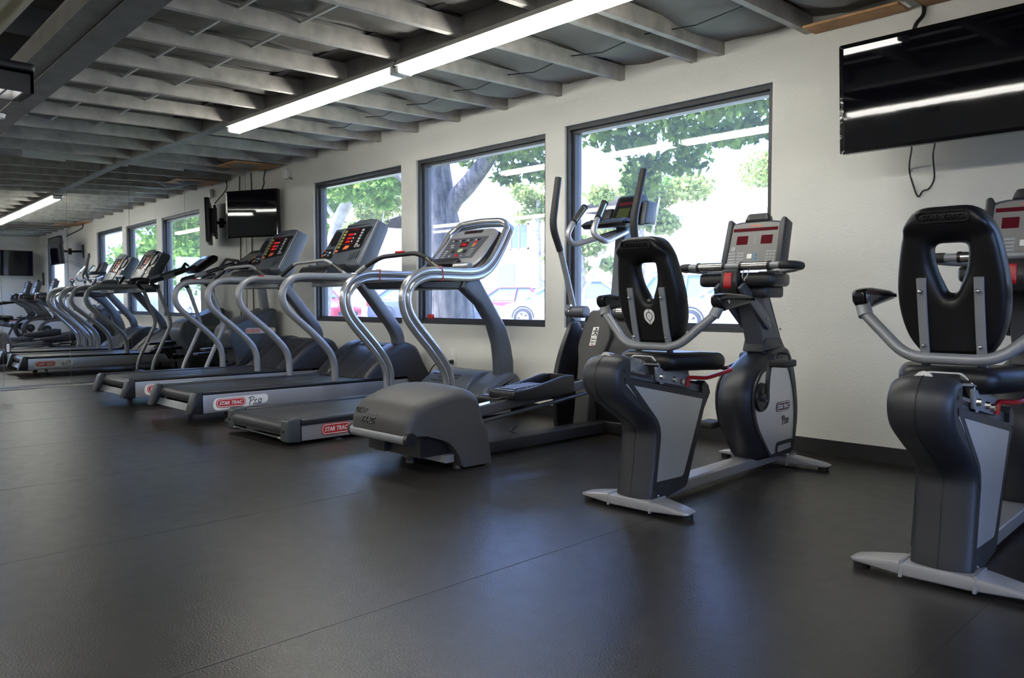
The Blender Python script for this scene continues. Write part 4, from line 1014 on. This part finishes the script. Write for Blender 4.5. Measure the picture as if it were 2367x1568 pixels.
    # flywheel pod
    fly = fillet([(1.175, .650), (1.02, .618), (.865, .545), (.785, .45), (.772, .36), (.80, .26), (.87, .15), (.945, .066), (1.00, .052), (1.31, .058), (1.365, .12), (1.392, .25), (1.390, .34), (1.352, .50), (1.30, .60), (1.24, .66)], [.04, .05, .08, .08, .06, .06, .06, .02, .02, .03, .05, .06, .06, .08, .05, .04], 4)
    rv = [1.0 if y < 1.06 else .28 for y, z in fly]
    part('flywheel_pod', M_shell, t, lambda g: g.puff(fly, -.10, .10, .085, S, seg=6, rv=rv))
    pan = fillet([(.925, .530), (.850, .455), (.842, .36), (.88, .26), (.955, .175), (1.035, .092), (1.30, .098), (1.318, .20), (1.322, .32), (1.290, .44), (1.235, .545), (1.05, .555)], [.03, .04, .04, .05, .05, .02, .03, .06, .06, .05, .04, .05], 4)
    for k in (-1, 1):
        a, b = sorted((k * .094, k * .1012))
        part('pod_plate', M_panel, t, lambda g: g.prism(pan, a, b, S))
        a, b = sorted((k * .098, k * .106))
        part('plate_surround', M_shell, t, lambda g: ring_strip(g, inset(pan if area2(pan) > 0 else pan[::-1], -.016), .018, a, b, S))
        part('access_ring', M_shell, t, lambda g: ring_strip(g, stadium(.215, .078, 1.20, .112), .02, a, b, S))
        part('crank_boot', M_black, t, lambda g: (g.cyl((k * .095, .918, .405), (k * .112, .918, .405), .078, .070, 24), g.ring((k * .110, .918, .405), (0, 1, 0), (0, 0, 1), .066, .008, 24, 6)))
        part('crank_hub', M_greyd, t, lambda g: g.cyl((k * .105, .918, .405), (k * .135, .918, .405), .022, n=12))
        dz = k
        part('crank_arm', M_black, t, lambda g: g.puff(post_profile([(.918, .395), (.925, .405 + .09 * dz), (.945, .405 + .172 * dz)], .026), *sorted((k * .125, k * .143)), .005, S))
        pd = part('pedal', M_rubber, t, lambda g: g.puff(fillet([(.885, .408 + .155 * dz), (1.015, .408 + .155 * dz), (1.015, .408 + .192 * dz), (.885, .408 + .192 * dz)], .012, 3), *sorted((k * .15, k * .245)), .010, S))
        part('pedal_strap', M_black, pd, lambda g: g.tube(fil3([(k * .16, .95, .41 + .19 * dz), (k * .165, .96, .425 + .205 * dz), (k * .225, .96, .425 + .205 * dz), (k * .235, .95, .41 + .19 * dz)], .02, 3), .006, 6))
    badge(t, mR, 1.18, .335, .165, .052, M_ledm, c0=.0008)
    script_pro(t, mR, 1.165, .245, .045, c0=.0008)
    # mast, brace, handlebar tray
    part('mast', M_greyd, t, lambda g: g.puff(fillet([(1.06, .60), (1.315, .60), (1.24, .72), (1.10, .93), (1.06, 1.02), (.90, 1.02), (.93, .88), (1.02, .72)], [.01, .02, .10, .08, .01, .01, .08, .05], 3), -.052, .052, .014, S))
    part('mast_collar', M_shell, t, lambda g: g.puff(fillet([(1.02, .625), (1.30, .635), (1.235, .70), (1.05, .70)], .015, 2), -.06, .06, .012, S))
    part('brace_plate', M_greyd, t, lambda g: g.puff(fillet([(.735, .955), (.79, .985), (1.075, .80), (1.08, .745), (1.05, .745)], .01, 2), .055, .075, .004, S))
    part('brace_plate', M_greyd, t, lambda g: g.puff(fillet([(.735, .955), (.79, .985), (1.075, .80), (1.08, .745), (1.05, .745)], .01, 2), -.075, -.055, .004, S))
    for sy, sz in ((1.06, .765), (1.03, .80), (1.19, .745)):
        part('mast_bolt', M_steelbolt, t, lambda g: g.disc((.0765, sy, sz), (1, 0, 0), .006, .006, 8))
    part('tray', M_black, t, lambda g: g.puff(fillet([(-.20, .80), (.20, .80), (.215, .90), (.19, 1.06), (-.19, 1.06), (-.215, .90)], [.06, .06, .05, .05, .05, .05], 4), .965, 1.035, .022, T))
    part('tray_neck', M_shell, t, lambda g: g.puff(fillet([(-.15, .86), (.15, .86), (.16, 1.06), (-.16, 1.06)], .04, 4), .91, .972, .015, T))
    for u in (-.135, .145):
        part('cup_ring', M_shell, t, lambda g: g.ring((u, .89, 1.034), (1, 0, 0), (0, 1, 0), .045, .007, 20, 6))
        part('cup_well', M_ink, t, lambda g: g.cyl((u, .89, 1.030), (u, .89, 1.036), .042, n=20))
    part('handlebar', M_grey, t, lambda g: g.tube(fil3([(-.10, 1.03, 1.045), (-.26, .96, 1.055), (-.315, .88, 1.062), (-.29, .80, 1.066), (.29, .80, 1.066), (.315, .88, 1.062), (.26, .96, 1.055), (.10, 1.03, 1.045)], .05, 5), .0175, 12))
    for k in (-1, 1):
        part('heart_rate_grip', M_chrome, t, lambda g: g.cyl((k * .045, .80, 1.066), (k * .185, .80, 1.066), .0215, n=16))
        for u in (.04, .185):
            part('grip_collar', M_black, t, lambda g: g.cyl((k * u, .80, 1.066), (k * (u + .012), .80, 1.066), .0235, n=16))
        part('bar_sleeve', M_rubber, t, lambda g: g.tube(fil3([(k * .245, .80, 1.066), (k * .285, .80, 1.066), (k * .312, .84, 1.064), (k * .312, .885, 1.062)], .03, 4), .0205, 12))
    part('switch_box', M_black, t, lambda g: g.puff(fillet([(.755, .93), (.80, .925), (.80, 1.055), (.765, 1.05), (.75, .99)], .008, 2), -.045, .045, .008, S))
    part('red_switch', M_red, t, lambda g: g.puff(fillet([(.742, .965), (.756, .95), (.765, 1.035), (.748, 1.03)], .006, 2), -.024, .018, .006, S))
    part('sensor_wire', M_white, t, lambda g: (g.tube(catmull([(.06, .80, 1.045), (.05, .80, 1.02), (.055, .805, .995), (.06, .81, .98)], 3), .003, 6), g.tube(catmull([(.085, .80, 1.045), (.075, .80, 1.015), (.062, .80, 1.0), (.065, .81, .975)], 3), .003, 6)))
    # console
    ebc = Vector((0, .075, .245)).normalized()
    cf = frame((0, .985, 1.075), (1, 0, 0), ebc)
    face = fillet([(-.165, .0), (.165, .0), (.158, .235), (.10, .252), (-.10, .252), (-.158, .235)], [.02, .02, .03, .05, .05, .03], 4)
    part('console', M_greyd, t, lambda g: g.puff(face, -.07, .0, .016, cf))
    ear = fillet([(.135, .0), (.168, .0), (.162, .258), (.14, .262), (.128, .235)], [.01, .02, .03, .015, .02], 3)
    for k in (-1, 1):
        part('console_rim', M_shell, t, lambda g: g.puff([(k * a, b) for a, b in ear], -.075, .010, .008, cf))
    sc = part('screen_panel', M_conface, t, lambda g: g.prism(fillet([(-.138, .012), (.138, .012), (.130, .225), (.07, .238), (-.07, .238), (-.130, .225)], .012, 3), -.002, .0025, cf))
    part('message_strip', M_ledm, sc, lambda g: g.prism(rrect(.245, .018, .002, .0, .200), .0025, .0038, cf))
    for u in (-.065, .07):
        part('display_window', M_ledm, sc, lambda g: g.prism(rrect(.062, .048, .003, u, .142), .0025, .0038, cf))
    text('name_lettering', 'STAR TRAC', M_orange, sc, cf, .0, .221, .066, .010, shear=.2, bold=.03, th=.0008, c0=.0026)
    part('start_key', M_btn, sc, lambda g: g.prism(rrect(.026, .026, .013, -.108, .095), .0025, .005, cf))
    for i in range(4):
        for a in (-.112, -.062):
            part('program_key', M_btn, sc, lambda g: g.prism(rrect(.040, .009, .002, a, .070 - i * .016), .0025, .0042, cf))
        for j in range(3):
            part('number_key', M_white if False else M_btn, sc, lambda g: g.prism(rrect(.013, .010, .003, .085 + j * .018, .076 - i * .017), .0025, .0042, cf))
    part('white_key', M_white, sc, lambda g: g.prism(rrect(.026, .026, .003, -.012, .052), .0025, .0045, cf))
    for b in (.062, .038): part('arrow_key', M_bluebtn, sc, lambda g: g.prism(rrect(.014, .014, .005, .022, b), .0025, .0045, cf))
    part('label_marks', M_btn, sc, lambda g: [g.prism(rrect(.014, .004, .001, .004, .155 - i * .014), .0025, .0034, cf) for i in range(3)])
    part('top_bracket', M_shell, t, lambda g: g.puff(fillet([(-.072, .245), (.072, .245), (.056, .292), (-.056, .292)], .012, 3), -.05, .004, .010, cf))
    part('bracket_recess', M_ink, t, lambda g: g.prism(rrect(.085, .026, .006, .0, .268), .003, .0055, cf))
    return t
BG = 'recumbent bikes in front of the plain wall'
b1 = recumbent_bike('recumbent exercise bike with a white shield sticker on its black backrest', BG)
b2 = copy_tree(b1)
b2['label'] = 'recumbent exercise bike at the right frame edge, below the large television'
b3 = copy_tree(b1)
b3['label'] = 'recumbent exercise bike beyond the frame, seen only in the mirror'
b1.location = (-1.985, 2.75, 0); b1.rotation_euler = (0, 0, R(2.0))
b2.location = (-.77, 2.70, 0); b2.rotation_euler = (0, 0, R(1.0))
b3.location = (.42, 2.75, 0)
for o in b2.children:      # its seat is set one notch farther back along the sloping track
    if o.name.split('.')[0] in ('seat', 'seat_bracket', 'back_post', 'post_bolt', 'backrest', 'headrest_ring', 'headrest_lettering', 'arm_tube', 'arm_socket', 'armrest', 'armrest_bolt', 'carriage', 'carriage_strap', 'carriage_bolt', 'release_lever', 'lever_handle'):
        o.location = (0, -.07, .012)
# shield sticker on the first bike only
smp = lambda a, b, c: (a, .085 - (b - .69) * .27 - c, b)
shield = fillet([(0, -.036), (.026, -.010), (.026, .020), (.012, .034), (-.012, .034), (-.026, .020), (-.026, -.010)], [.006, .012, .012, .01, .01, .012, .012], 4)
sh = part('shield_sticker', M_white, b1, lambda g: g.prism([(a + .003, b + .822) for a, b in shield], .0002, .0016, smp))
part('shield_line', M_ink, sh, lambda g: (ring_strip(g, [(a * .62 + .003, b * .58 + .823) for a, b in shield], .0028, .0016, .0022, smp),
     g.box(.0018, .0042, .842, .857, .0016, .0022, smp), g.box(.0018, .0042, .786, .803, .0016, .0022, smp)))

# ------------------------------------------------------------------ outside: lawn, lot, cars, trees, houses
GZ = .12
M_lawn = mat('lawn', (.17, .21, .085), .8, noise_amt=.35, noise_scale=5, bump=.4, bump_scale=40)
M_lot = mat('pale_asphalt', (.30, .30, .31), .8, noise_amt=.12, noise_scale=4)
M_kerb = mat('kerb_concrete', (.50, .49, .47), .8)
M_bark = mat('bark', (.085, .072, .066), .85)
def bark_nodes(m):
    nt = m.node_tree; b = nt.nodes['Principled BSDF']; tc = nt.nodes.new('ShaderNodeTexCoord'); mp_ = nt.nodes.new('ShaderNodeMapping')
    mp_.inputs['Scale'].default_value = (7, 7, 1.6); n = nt.nodes.new('ShaderNodeTexNoise'); n.inputs['Scale'].default_value = 1.6; n.inputs['Detail'].default_value = 9; n.inputs['Roughness'].default_value = .68
    r = nt.nodes.new('ShaderNodeValToRGB'); r.color_ramp.elements[0].position = .36; r.color_ramp.elements[1].position = .64
    r.color_ramp.elements[0].color = (.022, .018, .018, 1); r.color_ramp.elements[1].color = (.20, .17, .155, 1)
    bp = nt.nodes.new('ShaderNodeBump'); bp.inputs['Strength'].default_value = 1; bp.inputs['Distance'].default_value = .06
    nt.links.new(tc.outputs['Object'], mp_.inputs[0]); nt.links.new(mp_.outputs[0], n.inputs['Vector']); nt.links.new(n.outputs['Fac'], r.inputs[0])
    nt.links.new(r.outputs[0], b.inputs['Base Color']); nt.links.new(n.outputs['Fac'], bp.inputs['Height']); nt.links.new(bp.outputs[0], b.inputs['Normal'])
bark_nodes(M_bark)
M_bark2 = mat('pale_bark', (.30, .26, .21), .85, noise_amt=.35, noise_scale=8, bump=.8, bump_scale=14)
M_stucco = mat('cream_stucco', (.72, .67, .60), .85, bump=.1, bump_scale=12)
M_tile = mat('roof_tile', (.74, .66, .58), .8, noise_amt=.2, noise_scale=6)
M_wing = mat('house_window', (.10, .13, .17), .1)
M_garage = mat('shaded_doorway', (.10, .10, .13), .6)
M_tyre = mat('tyre', (.02, .02, .022), .7)
M_rim = mat('alloy_wheel', (.45, .46, .48), .3, metal=.8)
M_carg = mat('car_glass', (.13, .17, .25), .08)
M_lampr = mat('tail_lamp', (.5, .02, .02), .2)
M_lampw = mat('head_lamp', (.75, .76, .78), .15)
M_carw = mat('white_car_paint', (.75, .75, .76), .25, coat=.6)
M_carr = mat('red_car_paint', (.42, .02, .03), .25, coat=.6)
M_carm = mat('maroon_car_paint', (.16, .02, .05), .25, coat=.6)
M_carb = mat('dark_blue_car_paint', (.04, .05, .09), .25, coat=.6)
M_cars = mat('silver_car_paint', (.42, .43, .45), .3, metal=.5, coat=.6)
M_leaf = {}
def leaf_mat(name, c1, c2):
    m = bpy.data.materials.new(name); m.use_nodes = True
    nt = m.node_tree; nt.nodes.clear()
    o = nt.nodes.new('ShaderNodeOutputMaterial'); d = nt.nodes.new('ShaderNodeBsdfDiffuse'); tl = nt.nodes.new('ShaderNodeBsdfTranslucent')
    mx = nt.nodes.new('ShaderNodeMixShader'); mx.inputs[0].default_value = .45
    geo = nt.nodes.new('ShaderNodeNewGeometry'); r = nt.nodes.new('ShaderNodeValToRGB')
    r.color_ramp.elements[0].color = (*c1, 1); r.color_ramp.elements[1].color = (*c2, 1)
    nt.links.new(geo.outputs['Random Per Island'], r.inputs[0])
    nt.links.new(r.outputs[0], d.inputs[0]); nt.links.new(r.outputs[0], tl.inputs[0])
    nt.links.new(d.outputs[0], mx.inputs[1]); nt.links.new(tl.outputs[0], mx.inputs[2]); nt.links.new(mx.outputs[0], o.inputs[0])
    return m
M_leafA = leaf_mat('broad_leaf', (.045, .080, .016), (.20, .28, .05))
M_leafB = leaf_mat('pale_leaf', (.13, .19, .045), (.34, .38, .12))
M_leafC = leaf_mat('fresh_leaf', (.06, .14, .025), (.22, .34, .07))

gr = struct('ground'); part('lawn', M_lawn, gr, lambda g: g.box(-70, 40, WY + .18, 14.0, GZ - .3, GZ))
part('kerb', M_kerb, gr, lambda g: g.puff([(14.0, GZ - .2), (14.18, GZ - .2), (14.18, GZ + .05), (14.0, GZ + .05)], -70, 40, .02, S))
part('parking_lot', M_lot, gr, lambda g: g.box(-90, 60, 14.18, 60, GZ - .3, GZ - .04))
part('pale_bounce_strip', M_kerb, gr, lambda g: g.box(-70, 40, WY + .18, 6.2, GZ - .02, GZ + .01))  # pale strip added so less lawn green bounces onto the ceiling
part('footpath', M_kerb, gr, lambda g: g.box(-70, 40, 8.9, 10.1, GZ - .02, GZ + .012))
part('mountain_base', M_lot, gr, lambda g: g.box(-140, 100, 60, 160, GZ - .3, GZ - .05))

def car(label, paint, loc, rz, L=4.5, H=1.46, kind='hatch', group='cars parked across the lawn'):
    t = thing('car', label, 'car', loc, rz, group)      # nose towards +x
    h = L / 2; W = .88
    if kind == 'suv': zb, cab = .98, [(-h + .12, .95), (-h + .30, H), (h * .30, H), (h * .56, .98)]
    elif kind == 'sedan': zb, cab = .90, [(-h * .66, .90), (-h * .36, H), (h * .22, H), (h * .60, .92)]
    else: zb, cab = .92, [(-h + .18, .92), (-h * .52, H), (h * .12, H), (h * .62, .90)]
    low = fillet([(-h, .34), (-h + .03, zb - .15), (-h + .16, zb), (h * .55, zb), (h - .22, zb - .18), (h, zb - .34), (h, .32), (h - .1, .22), (-h + .1, .22)], [.1, .1, .08, .25, .15, .1, .08, .05, .05], 4)
    yx = lambda a, b, c: (a, c, b)
    part('body', paint, t, lambda g: g.puff(low, -W, W, .10, yx, seg=3))
    def cabin(g):
        pr = fillet(cab, [.06, .22, .22, .08], 5)
        rs = []
        zt_, z0_ = H, zb - .02
        for c in (-1, -.96, .96, 1):
            rs.append([(a, c * (W - .05 - .18 * max(0, (b - z0_) / (zt_ - z0_))), b - (.02 if abs(c) == 1 else 0) * (1 if b > zb + .1 else 0)) for a, b in pr])
        g.rings(rs)
    part('glasshouse', M_carg, t, cabin)
    top = fillet([(cab[1][0] - .10, H - .05), (cab[1][0] + .05, H + .012), (cab[2][0] - .05, H + .012), (cab[2][0] + .16, H - .07)], .05, 3)
    part('roof', paint, t, lambda g: g.puff(top, -W + .22, W - .22, .03, yx))
    for s in (-1, 1):
        yb, yt = s * (W - .045), s * (W - .215)
        pz = lambda p, q: g_line(p, q)
        part('pillar', paint, t, lambda g: (g.tube([(cab[0][0], yb, zb - .03), (cab[1][0] - .02, yt, H - .03)], .055, 6), g.tube([(cab[3][0], yb, zb - .02), (cab[2][0] + .06, yt, H - .03)], .038, 6),
                                           g.tube([(-.22, yb, zb - .02), (-.28, yt, H - .02)], .035, 6), g.tube([(cab[1][0], yt, H - .012), (cab[2][0], yt, H - .012)], .03, 6)))
        for xx in (-h + .82, h - .86):
            w = part('wheel', M_tyre, t, lambda g: g.puff([(xx + .325 * math.cos(k * math.pi / 12), .325 + .325 * math.sin(k * math.pi / 12)) for k in range(24)], *sorted((s * (W - .19), s * (W + .012))), .035, yx))
            part('rim', M_rim, w, lambda g: g.prism([(xx + .205 * math.cos(k * math.pi / 10), .325 + .205 * math.sin(k * math.pi / 10)) for k in range(20)], *sorted((s * (W + .005), s * (W + .02))), yx))
            part('spoke_gap', M_tyre, w, lambda g: [g.prism([(xx + r_ * math.cos(k * 1.2566 + d_), .325 + r_ * math.sin(k * 1.2566 + d_)) for r_, d_ in ((.07, -.1), (.17, -.22), (.17, .22), (.07, .1))], *sorted((s * (W + .015), s * (W + .024))), yx) for k in range(5)])
            part('wheel_arch', M_tyre, t, lambda g: g.rings([[(xx + rr_ * math.cos(a_), s * yy_, .325 + rr_ * math.sin(a_)) for rr_, yy_ in ((.335, W - .02), (.385, W - .02), (.385, W + .004), (.335, W + .004))] for a_ in [k * math.pi / 14 for k in range(15)]]))
        part('door_mirror', paint, t, lambda g: g.puff(rrect(.20, .13, .05, h * .42, zb + .07), *sorted((s * (W + .01), s * (W + .17))), .03, yx))
        part('head_lamp', M_lampw, t, lambda g: g.puff(rrect(.22, .13, .04, h - .14, zb - .28), *sorted((s * (W - .34), s * (W - .03))), .03, yx))
        part('tail_lamp', M_lampr, t, lambda g: g.puff(rrect(.16, .20, .04, -h + .08, zb - .14), *sorted((s * (W - .30), s * (W + .005))), .03, yx))
        part('door_handle', M_cars, t, lambda g: g.box(-.30, -.14, *sorted((s * (W - .005), s * (W + .02))), zb - .14, zb - .11))
    part('front_bumper', M_tyre, t, lambda g: g.puff(rrect(.06, .14, .02, h - .005, .42), -.55, .55, .02, yx))
    part('number_plate', M_white, t, lambda g: (g.box(-h - .012, -h + .02, -.26, .26, .55, .67)))
    return t
car('white hatchback with a big clear front wheel, parked outside the second window', M_carw, (-16.4, 18.9, .10), R(205), 4.4, 1.5)
car('maroon car behind the white hatchback outside the second window', M_carm, (-23.6, 23.6, .10), R(205), 4.6, 1.46, 'sedan')
car('red car outside the first window, left of the dark blue one', M_carr, (-26.0, 14.6, .10), R(20), 4.6, 1.62, 'suv')
car('dark blue car with a red tail lamp outside the first window', M_carb, (-21.6, 17.5, .10), R(25), 4.5, 1.5)
car('white utility car with side glass outside the third window, left side', M_carw, (-14.3, 21.9, .10), R(205), 4.7, 1.72, 'suv')
car('white sedan with a long bonnet outside the third window, right side', M_carw, (-9.9, 18.6, .10), R(200), 4.7, 1.45, 'sedan')
car('white car first in the lot row, seen only in the mirror', M_carw, (9.0, 15.2, .10), R(180), 4.5, 1.5)
car('black car farthest along the lot, seen only in the mirror', M_carb, (16.0, 15.2, .10), R(180), 4.5, 1.5)
car('white van-like car between the mirrored cars of the lot', M_carw, (22.5, 15.2, .10), R(180), 4.9, 1.8, 'suv')

import numpy as np
def crown_mesh(name, m, parent, blobs, n, size, seed, droop=.0):
    rng = np.random.default_rng(seed)
    w = np.array([b[3] ** 2 for b in blobs]); w = w / w.sum()
    idx = rng.choice(len(blobs), n, p=w)
    B = np.array(blobs)[idx]
    d = rng.normal(size=(n, 3)); d /= np.linalg.norm(d, axis=1)[:, None]
    r = rng.random(n) ** .45
    c = B[:, :3] + d * (B[:, 3] * r)[:, None] * np.array([1, 1, .62])
    ax = rng.normal(size=(n, 3)); ax[:, 2] -= droop; ax /= np.linalg.norm(ax, axis=1)[:, None]
    bx = np.cross(ax, rng.normal(size=(n, 3))); bx /= np.linalg.norm(bx, axis=1)[:, None]
    nx = np.cross(ax, bx)
    s = size * (.6 + .8 * rng.random(n))[:, None]
    V = np.stack([c - ax * s, c - bx * s * .62 + nx * s * .18 - ax * s * .1, c + ax * s * 1.05, c + bx * s * .62 + nx * s * .18 - ax * s * .1], 1).reshape(-1, 3)
    k = np.arange(n) * 4
    F = np.concatenate([np.stack([k, k + 1, k + 2], 1), np.stack([k, k + 2, k + 3], 1)])
    me = bpy.data.meshes.new(name); me.from_pydata(V.tolist(), [], F.tolist()); me.materials.append(m)
    o = bpy.data.objects.new(name, me); COL.objects.link(o); o.parent = parent; o['kind'] = 'stuff'
    return o
def tree(label, limbs, blobs, n, size, leaf, bark, seed, group='trees beyond the windows', name='tree', cat='tree'):
    t = thing(name, label, cat, (0, 0, 0), group=group)
    for i, (pts, rad) in enumerate(limbs):
        P = catmull(pts, 4); m_ = len(P); rr = [rad[0] + (rad[1] - rad[0]) * (k / (m_ - 1)) ** .8 for k in range(m_)]
        rr = [r_ * (1 + .06 * noise.noise(p * 2.3)) for r_, p in zip(rr, P)]
        part('trunk' if i == 0 else 'branch', bark, t, lambda g: g.tube(P, rr, 14), sharp=80)
    crown_mesh('crown', leaf, t, blobs, n, size, seed, .5)
    return t
tree('thick grey trunk with a rising side branch outside the second window',
     [([(-8.76, 7.50, .0), (-8.78, 7.47, .5), (-8.85, 7.42, 1.2), (-8.92, 7.36, 1.9), (-8.97, 7.32, 2.4), (-9.02, 7.28, 3.0), (-9.1, 7.2, 4.2), (-9.3, 7.4, 6)], (.40, .20)),
      ([(-8.93, 7.35, 2.02), (-8.72, 7.42, 2.36), (-8.46, 7.45, 2.55), (-8.10, 7.42, 2.78), (-7.74, 7.39, 3.05), (-6.93, 7.25, 3.5), (-5.6, 7.2, 3.9)], (.16, .09)),
      ([(-8.97, 7.32, 2.38), (-9.25, 7.16, 2.64), (-9.64, 7.04, 2.90), (-10.3, 6.8, 3.2), (-11.4, 6.9, 3.6)], (.15, .07)),
      ([(-6.9, 7.25, 3.5), (-5.9, 7.6, 3.2), (-4.9, 7.7, 3.05), (-4.2, 7.6, 3.0)], (.07, .03)),
      ([(-5.6, 7.2, 3.9), (-4.6, 7.4, 3.5), (-3.9, 7.6, 3.28)], (.06, .03))],
     [(-8.2, 7.5, 3.05, .45), (-7.55, 7.5, 2.95, .42), (-7.3, 7.7, 2.70, .30), (-7.9, 7.7, 2.66, .22), (-7.0, 7.3, 2.95, .40),
      (-6.1, 7.5, 3.05, .42), (-5.75, 7.8, 2.88, .28), (-5.2, 7.7, 3.02, .38), (-4.6, 7.6, 3.05, .42), (-4.1, 7.5, 3.05, .40), (-4.2, 7.95, 2.82, .28), (-6.1, 8.0, 2.86, .26), (-4.75, 8.1, 2.82, .24), (-3.6, 7.7, 3.0, .45), (-5.9, 8.4, 2.72, .18),
      (-6.2, 8.6, 2.62, .34), (-5.7, 8.8, 2.75, .36), (-6.5, 8.9, 2.45, .25), (-5.3, 8.3, 2.9, .34), (-4.9, 8.6, 2.95, .3), (-3.9, 8.2, 2.85, .34), (-3.6, 7.6, 2.72, .26), (-9.3, 7.4, 4.6, 1.3), (-7.6, 7.6, 4.2, 1.2), (-6, 7.8, 4.3, 1.3), (-4.4, 7.8, 4.3, 1.3), (-9, 7.2, 6.6, 1.8)], 20000, .062, M_leafA, M_bark, 3)
tree('slim leaning tree with bright green leaves outside the first window',
     [([(-13.25, 7.9, .0), (-13.2, 8.0, 1.0), (-13.1, 8.1, 1.9), (-12.98, 8.2, 2.5), (-12.8, 8.4, 3.0), (-12.6, 8.6, 3.7), (-12.4, 8.8, 4.8)], (.15, .09)),
      ([(-13.0, 8.2, 2.4), (-13.3, 8.1, 2.8), (-13.6, 8.0, 3.3)], (.06, .03))],
     [(-12.2, 7.9, 2.98, .45), (-11.7, 8.1, 2.90, .42), (-11.2, 8.1, 2.98, .42), (-13.5, 8.3, 2.75, .34), (-12.9, 8.3, 3.05, .36), (-11.7, 8.3, 2.68, .20), (-14.0, 8.4, 2.4, .25), (-12, 8.4, 4, 1.0), (-13.4, 8.4, 4, 1.0), (-12.6, 8.6, 5.2, 1.2), (-14.6, 8.5, 3.0, .5), (-10.7, 8.0, 3.1, .4)], 9000, .066, M_leafC, M_bark2, 5)
def shrub_tree(label, x, y, h, rad, n, leaf, seed, size=.10):
    rng = random.Random(seed)
    bl = [(x + rng.uniform(-1, 1) * rad * .75, y + rng.uniform(-1, 1) * rad * .75, h + rng.uniform(-.8, .6) * rad * .9, rad * rng.uniform(.35, .6)) for _ in range(9)]
    tree(label, [([(x, y, 0), (x + .05, y, h * .4), (x - .05, y + .05, h * .8), (x, y, h)], (.16, .06)), ([(x, y, h * .45), (x + .5, y, h * .7), (x + .8, y, h * .95)], (.07, .03))], bl, n, size, leaf, M_bark2, seed)
shrub_tree('pale bushy tree beyond the cars outside the third window, left side', -17.4, 24.0, 5.0, 1.8, 5200, M_leafB, 11)
shrub_tree('lower leafy tree by the kerb outside the third window, left side', -14.4, 17.0, 2.5, .9, 2600, M_leafB, 12, .08)
shrub_tree('grey green tree rising over the low roof outside the third window', -15.9, 36.5, 8.8, 3.0, 8000, M_leafB, 13, .13)
shrub_tree('light green tree at the right side of the second window', -21.0, 22.2, 4.9, 1.05, 2400, M_leafB, 14, .08)
shrub_tree('small round tree above the roof ridge outside the second window', -27, 39.5, 7.6, 1.0, 1500, M_leafC, 15, .09)
shrub_tree('yellow green tree by the lawn edge, seen through the mirror windows', -.5, 9.6, 3.2, 1.9, 4200, M_leafC, 16, .10)
shrub_tree('broad green tree on the lawn, second tree seen in the mirror windows', 6.0, 10.2, 3.4, 2.3, 5200, M_leafC, 17, .10)
shrub_tree('far green tree on the lawn, last one seen in the mirror windows', 13.5, 11.0, 3.6, 2.4, 5200, M_leafC, 19, .11)
shrub_tree('tall green tree beyond the lot outside the first window', -31.0, 21.5, 5.6, 2.2, 3600, M_leafB, 18, .12)

def house(label, x0, x1, y0, y1, zw, ridge, wins, doors, over=.5):
    t = thing('house', label, 'house', (0, 0, 0), group='cream houses beyond the parking lot')
    part('wall', M_stucco, t, lambda g: g.box(x0, x1, y0, y1, 0, zw))
    ym = (y0 + y1) / 2
    part('roof', M_tile, t, lambda g: g.add([(x0 - over, y0 - over, zw - .05), (x1 + over, y0 - over, zw - .05), (x1 + over, ym, ridge), (x0 - over, ym, ridge), (x1 + over, y1 + over, zw - .05), (x0 - over, y1 + over, zw - .05),
          (x0 - over, y0 - over, zw + .10), (x1 + over, y0 - over, zw + .10), (x1 + over, ym, ridge + .15), (x0 - over, ym, ridge + .15), (x1 + over, y1 + over, zw + .10), (x0 - over, y1 + over, zw + .10)],
          [(0, 3, 2, 1), (3, 5, 4, 2), (6, 7, 8, 9), (9, 8, 10, 11), (0, 1, 7, 6), (4, 5, 11, 10), (0, 6, 9, 3), (3, 9, 11, 5), (1, 2, 8, 7), (2, 4, 10, 8)]))
    part('fascia', M_kerb, t, lambda g: g.box(x0 - over, x1 + over, y0 - over - .04, y0 - over, zw - .1, zw + .12))
    for (a, b, c, d) in wins:
        f = part('window', M_kerb, t, lambda g: [g.box(p, q, y0 - .06, y0 + .02, r_, s_) for p, q, r_, s_ in ((a, a + .08, c, d), (b - .08, b, c, d), (a, b, c, c + .08), (a, b, d - .08, d), ((a + b) / 2 - .03, (a + b) / 2 + .03, c, d))])
        part('pane', M_wing, f, lambda g: g.box(a + .06, b - .06, y0 - .03, y0 - .01, c + .06, d - .06))
    for (a, b, c, d) in doors:
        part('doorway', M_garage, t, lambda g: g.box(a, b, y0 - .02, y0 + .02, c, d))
    part('chimney', M_stucco, t, lambda g: g.box(x0 + 1.2, x0 + 2.0, ym - .4, ym + .4, zw, ridge + .7))
    return t
house('two storey cream house with a corner window outside the second window', -36, -24.3, 28.2, 36, 5.2, 7.0, [(-28.6, -27.3, 3.6, 4.9), (-33, -31.5, 3.6, 4.9), (-26.6, -25.4, 1.1, 2.1)], [(-29.6, -28.3, .1, 2.9), (-25.2, -24.5, .1, 2.9), (-34.6, -33.0, .1, 2.5)])
house('low cream house with a wide eave outside the third window', -19.5, -4.5, 26.4, 34, 4.15, 5.5, [(-16.6, -15.4, 1.2, 2.2), (-9, -7.6, 1.2, 2.3)], [(-18.6, -17.6, .1, 2.2)])
house('pale distant house beyond the first window', -52, -38.5, 26.5, 35, 5.4, 7.0, [(-46, -44.5, 3.5, 4.7), (-43, -41.6, 3.5, 4.7), (-42.6, -41.2, 1.0, 2.2)], [(-49, -47, .1, 2.5), (-40.6, -39.4, .1, 2.4)])
house('cream house beyond the lot seen only in the mirror', 0, 14, 27, 35, 4.4, 5.9, [(2, 3.5, 1.2, 2.4), (6, 7.5, 1.2, 2.4)], [(9, 11.5, .1, 2.5)])
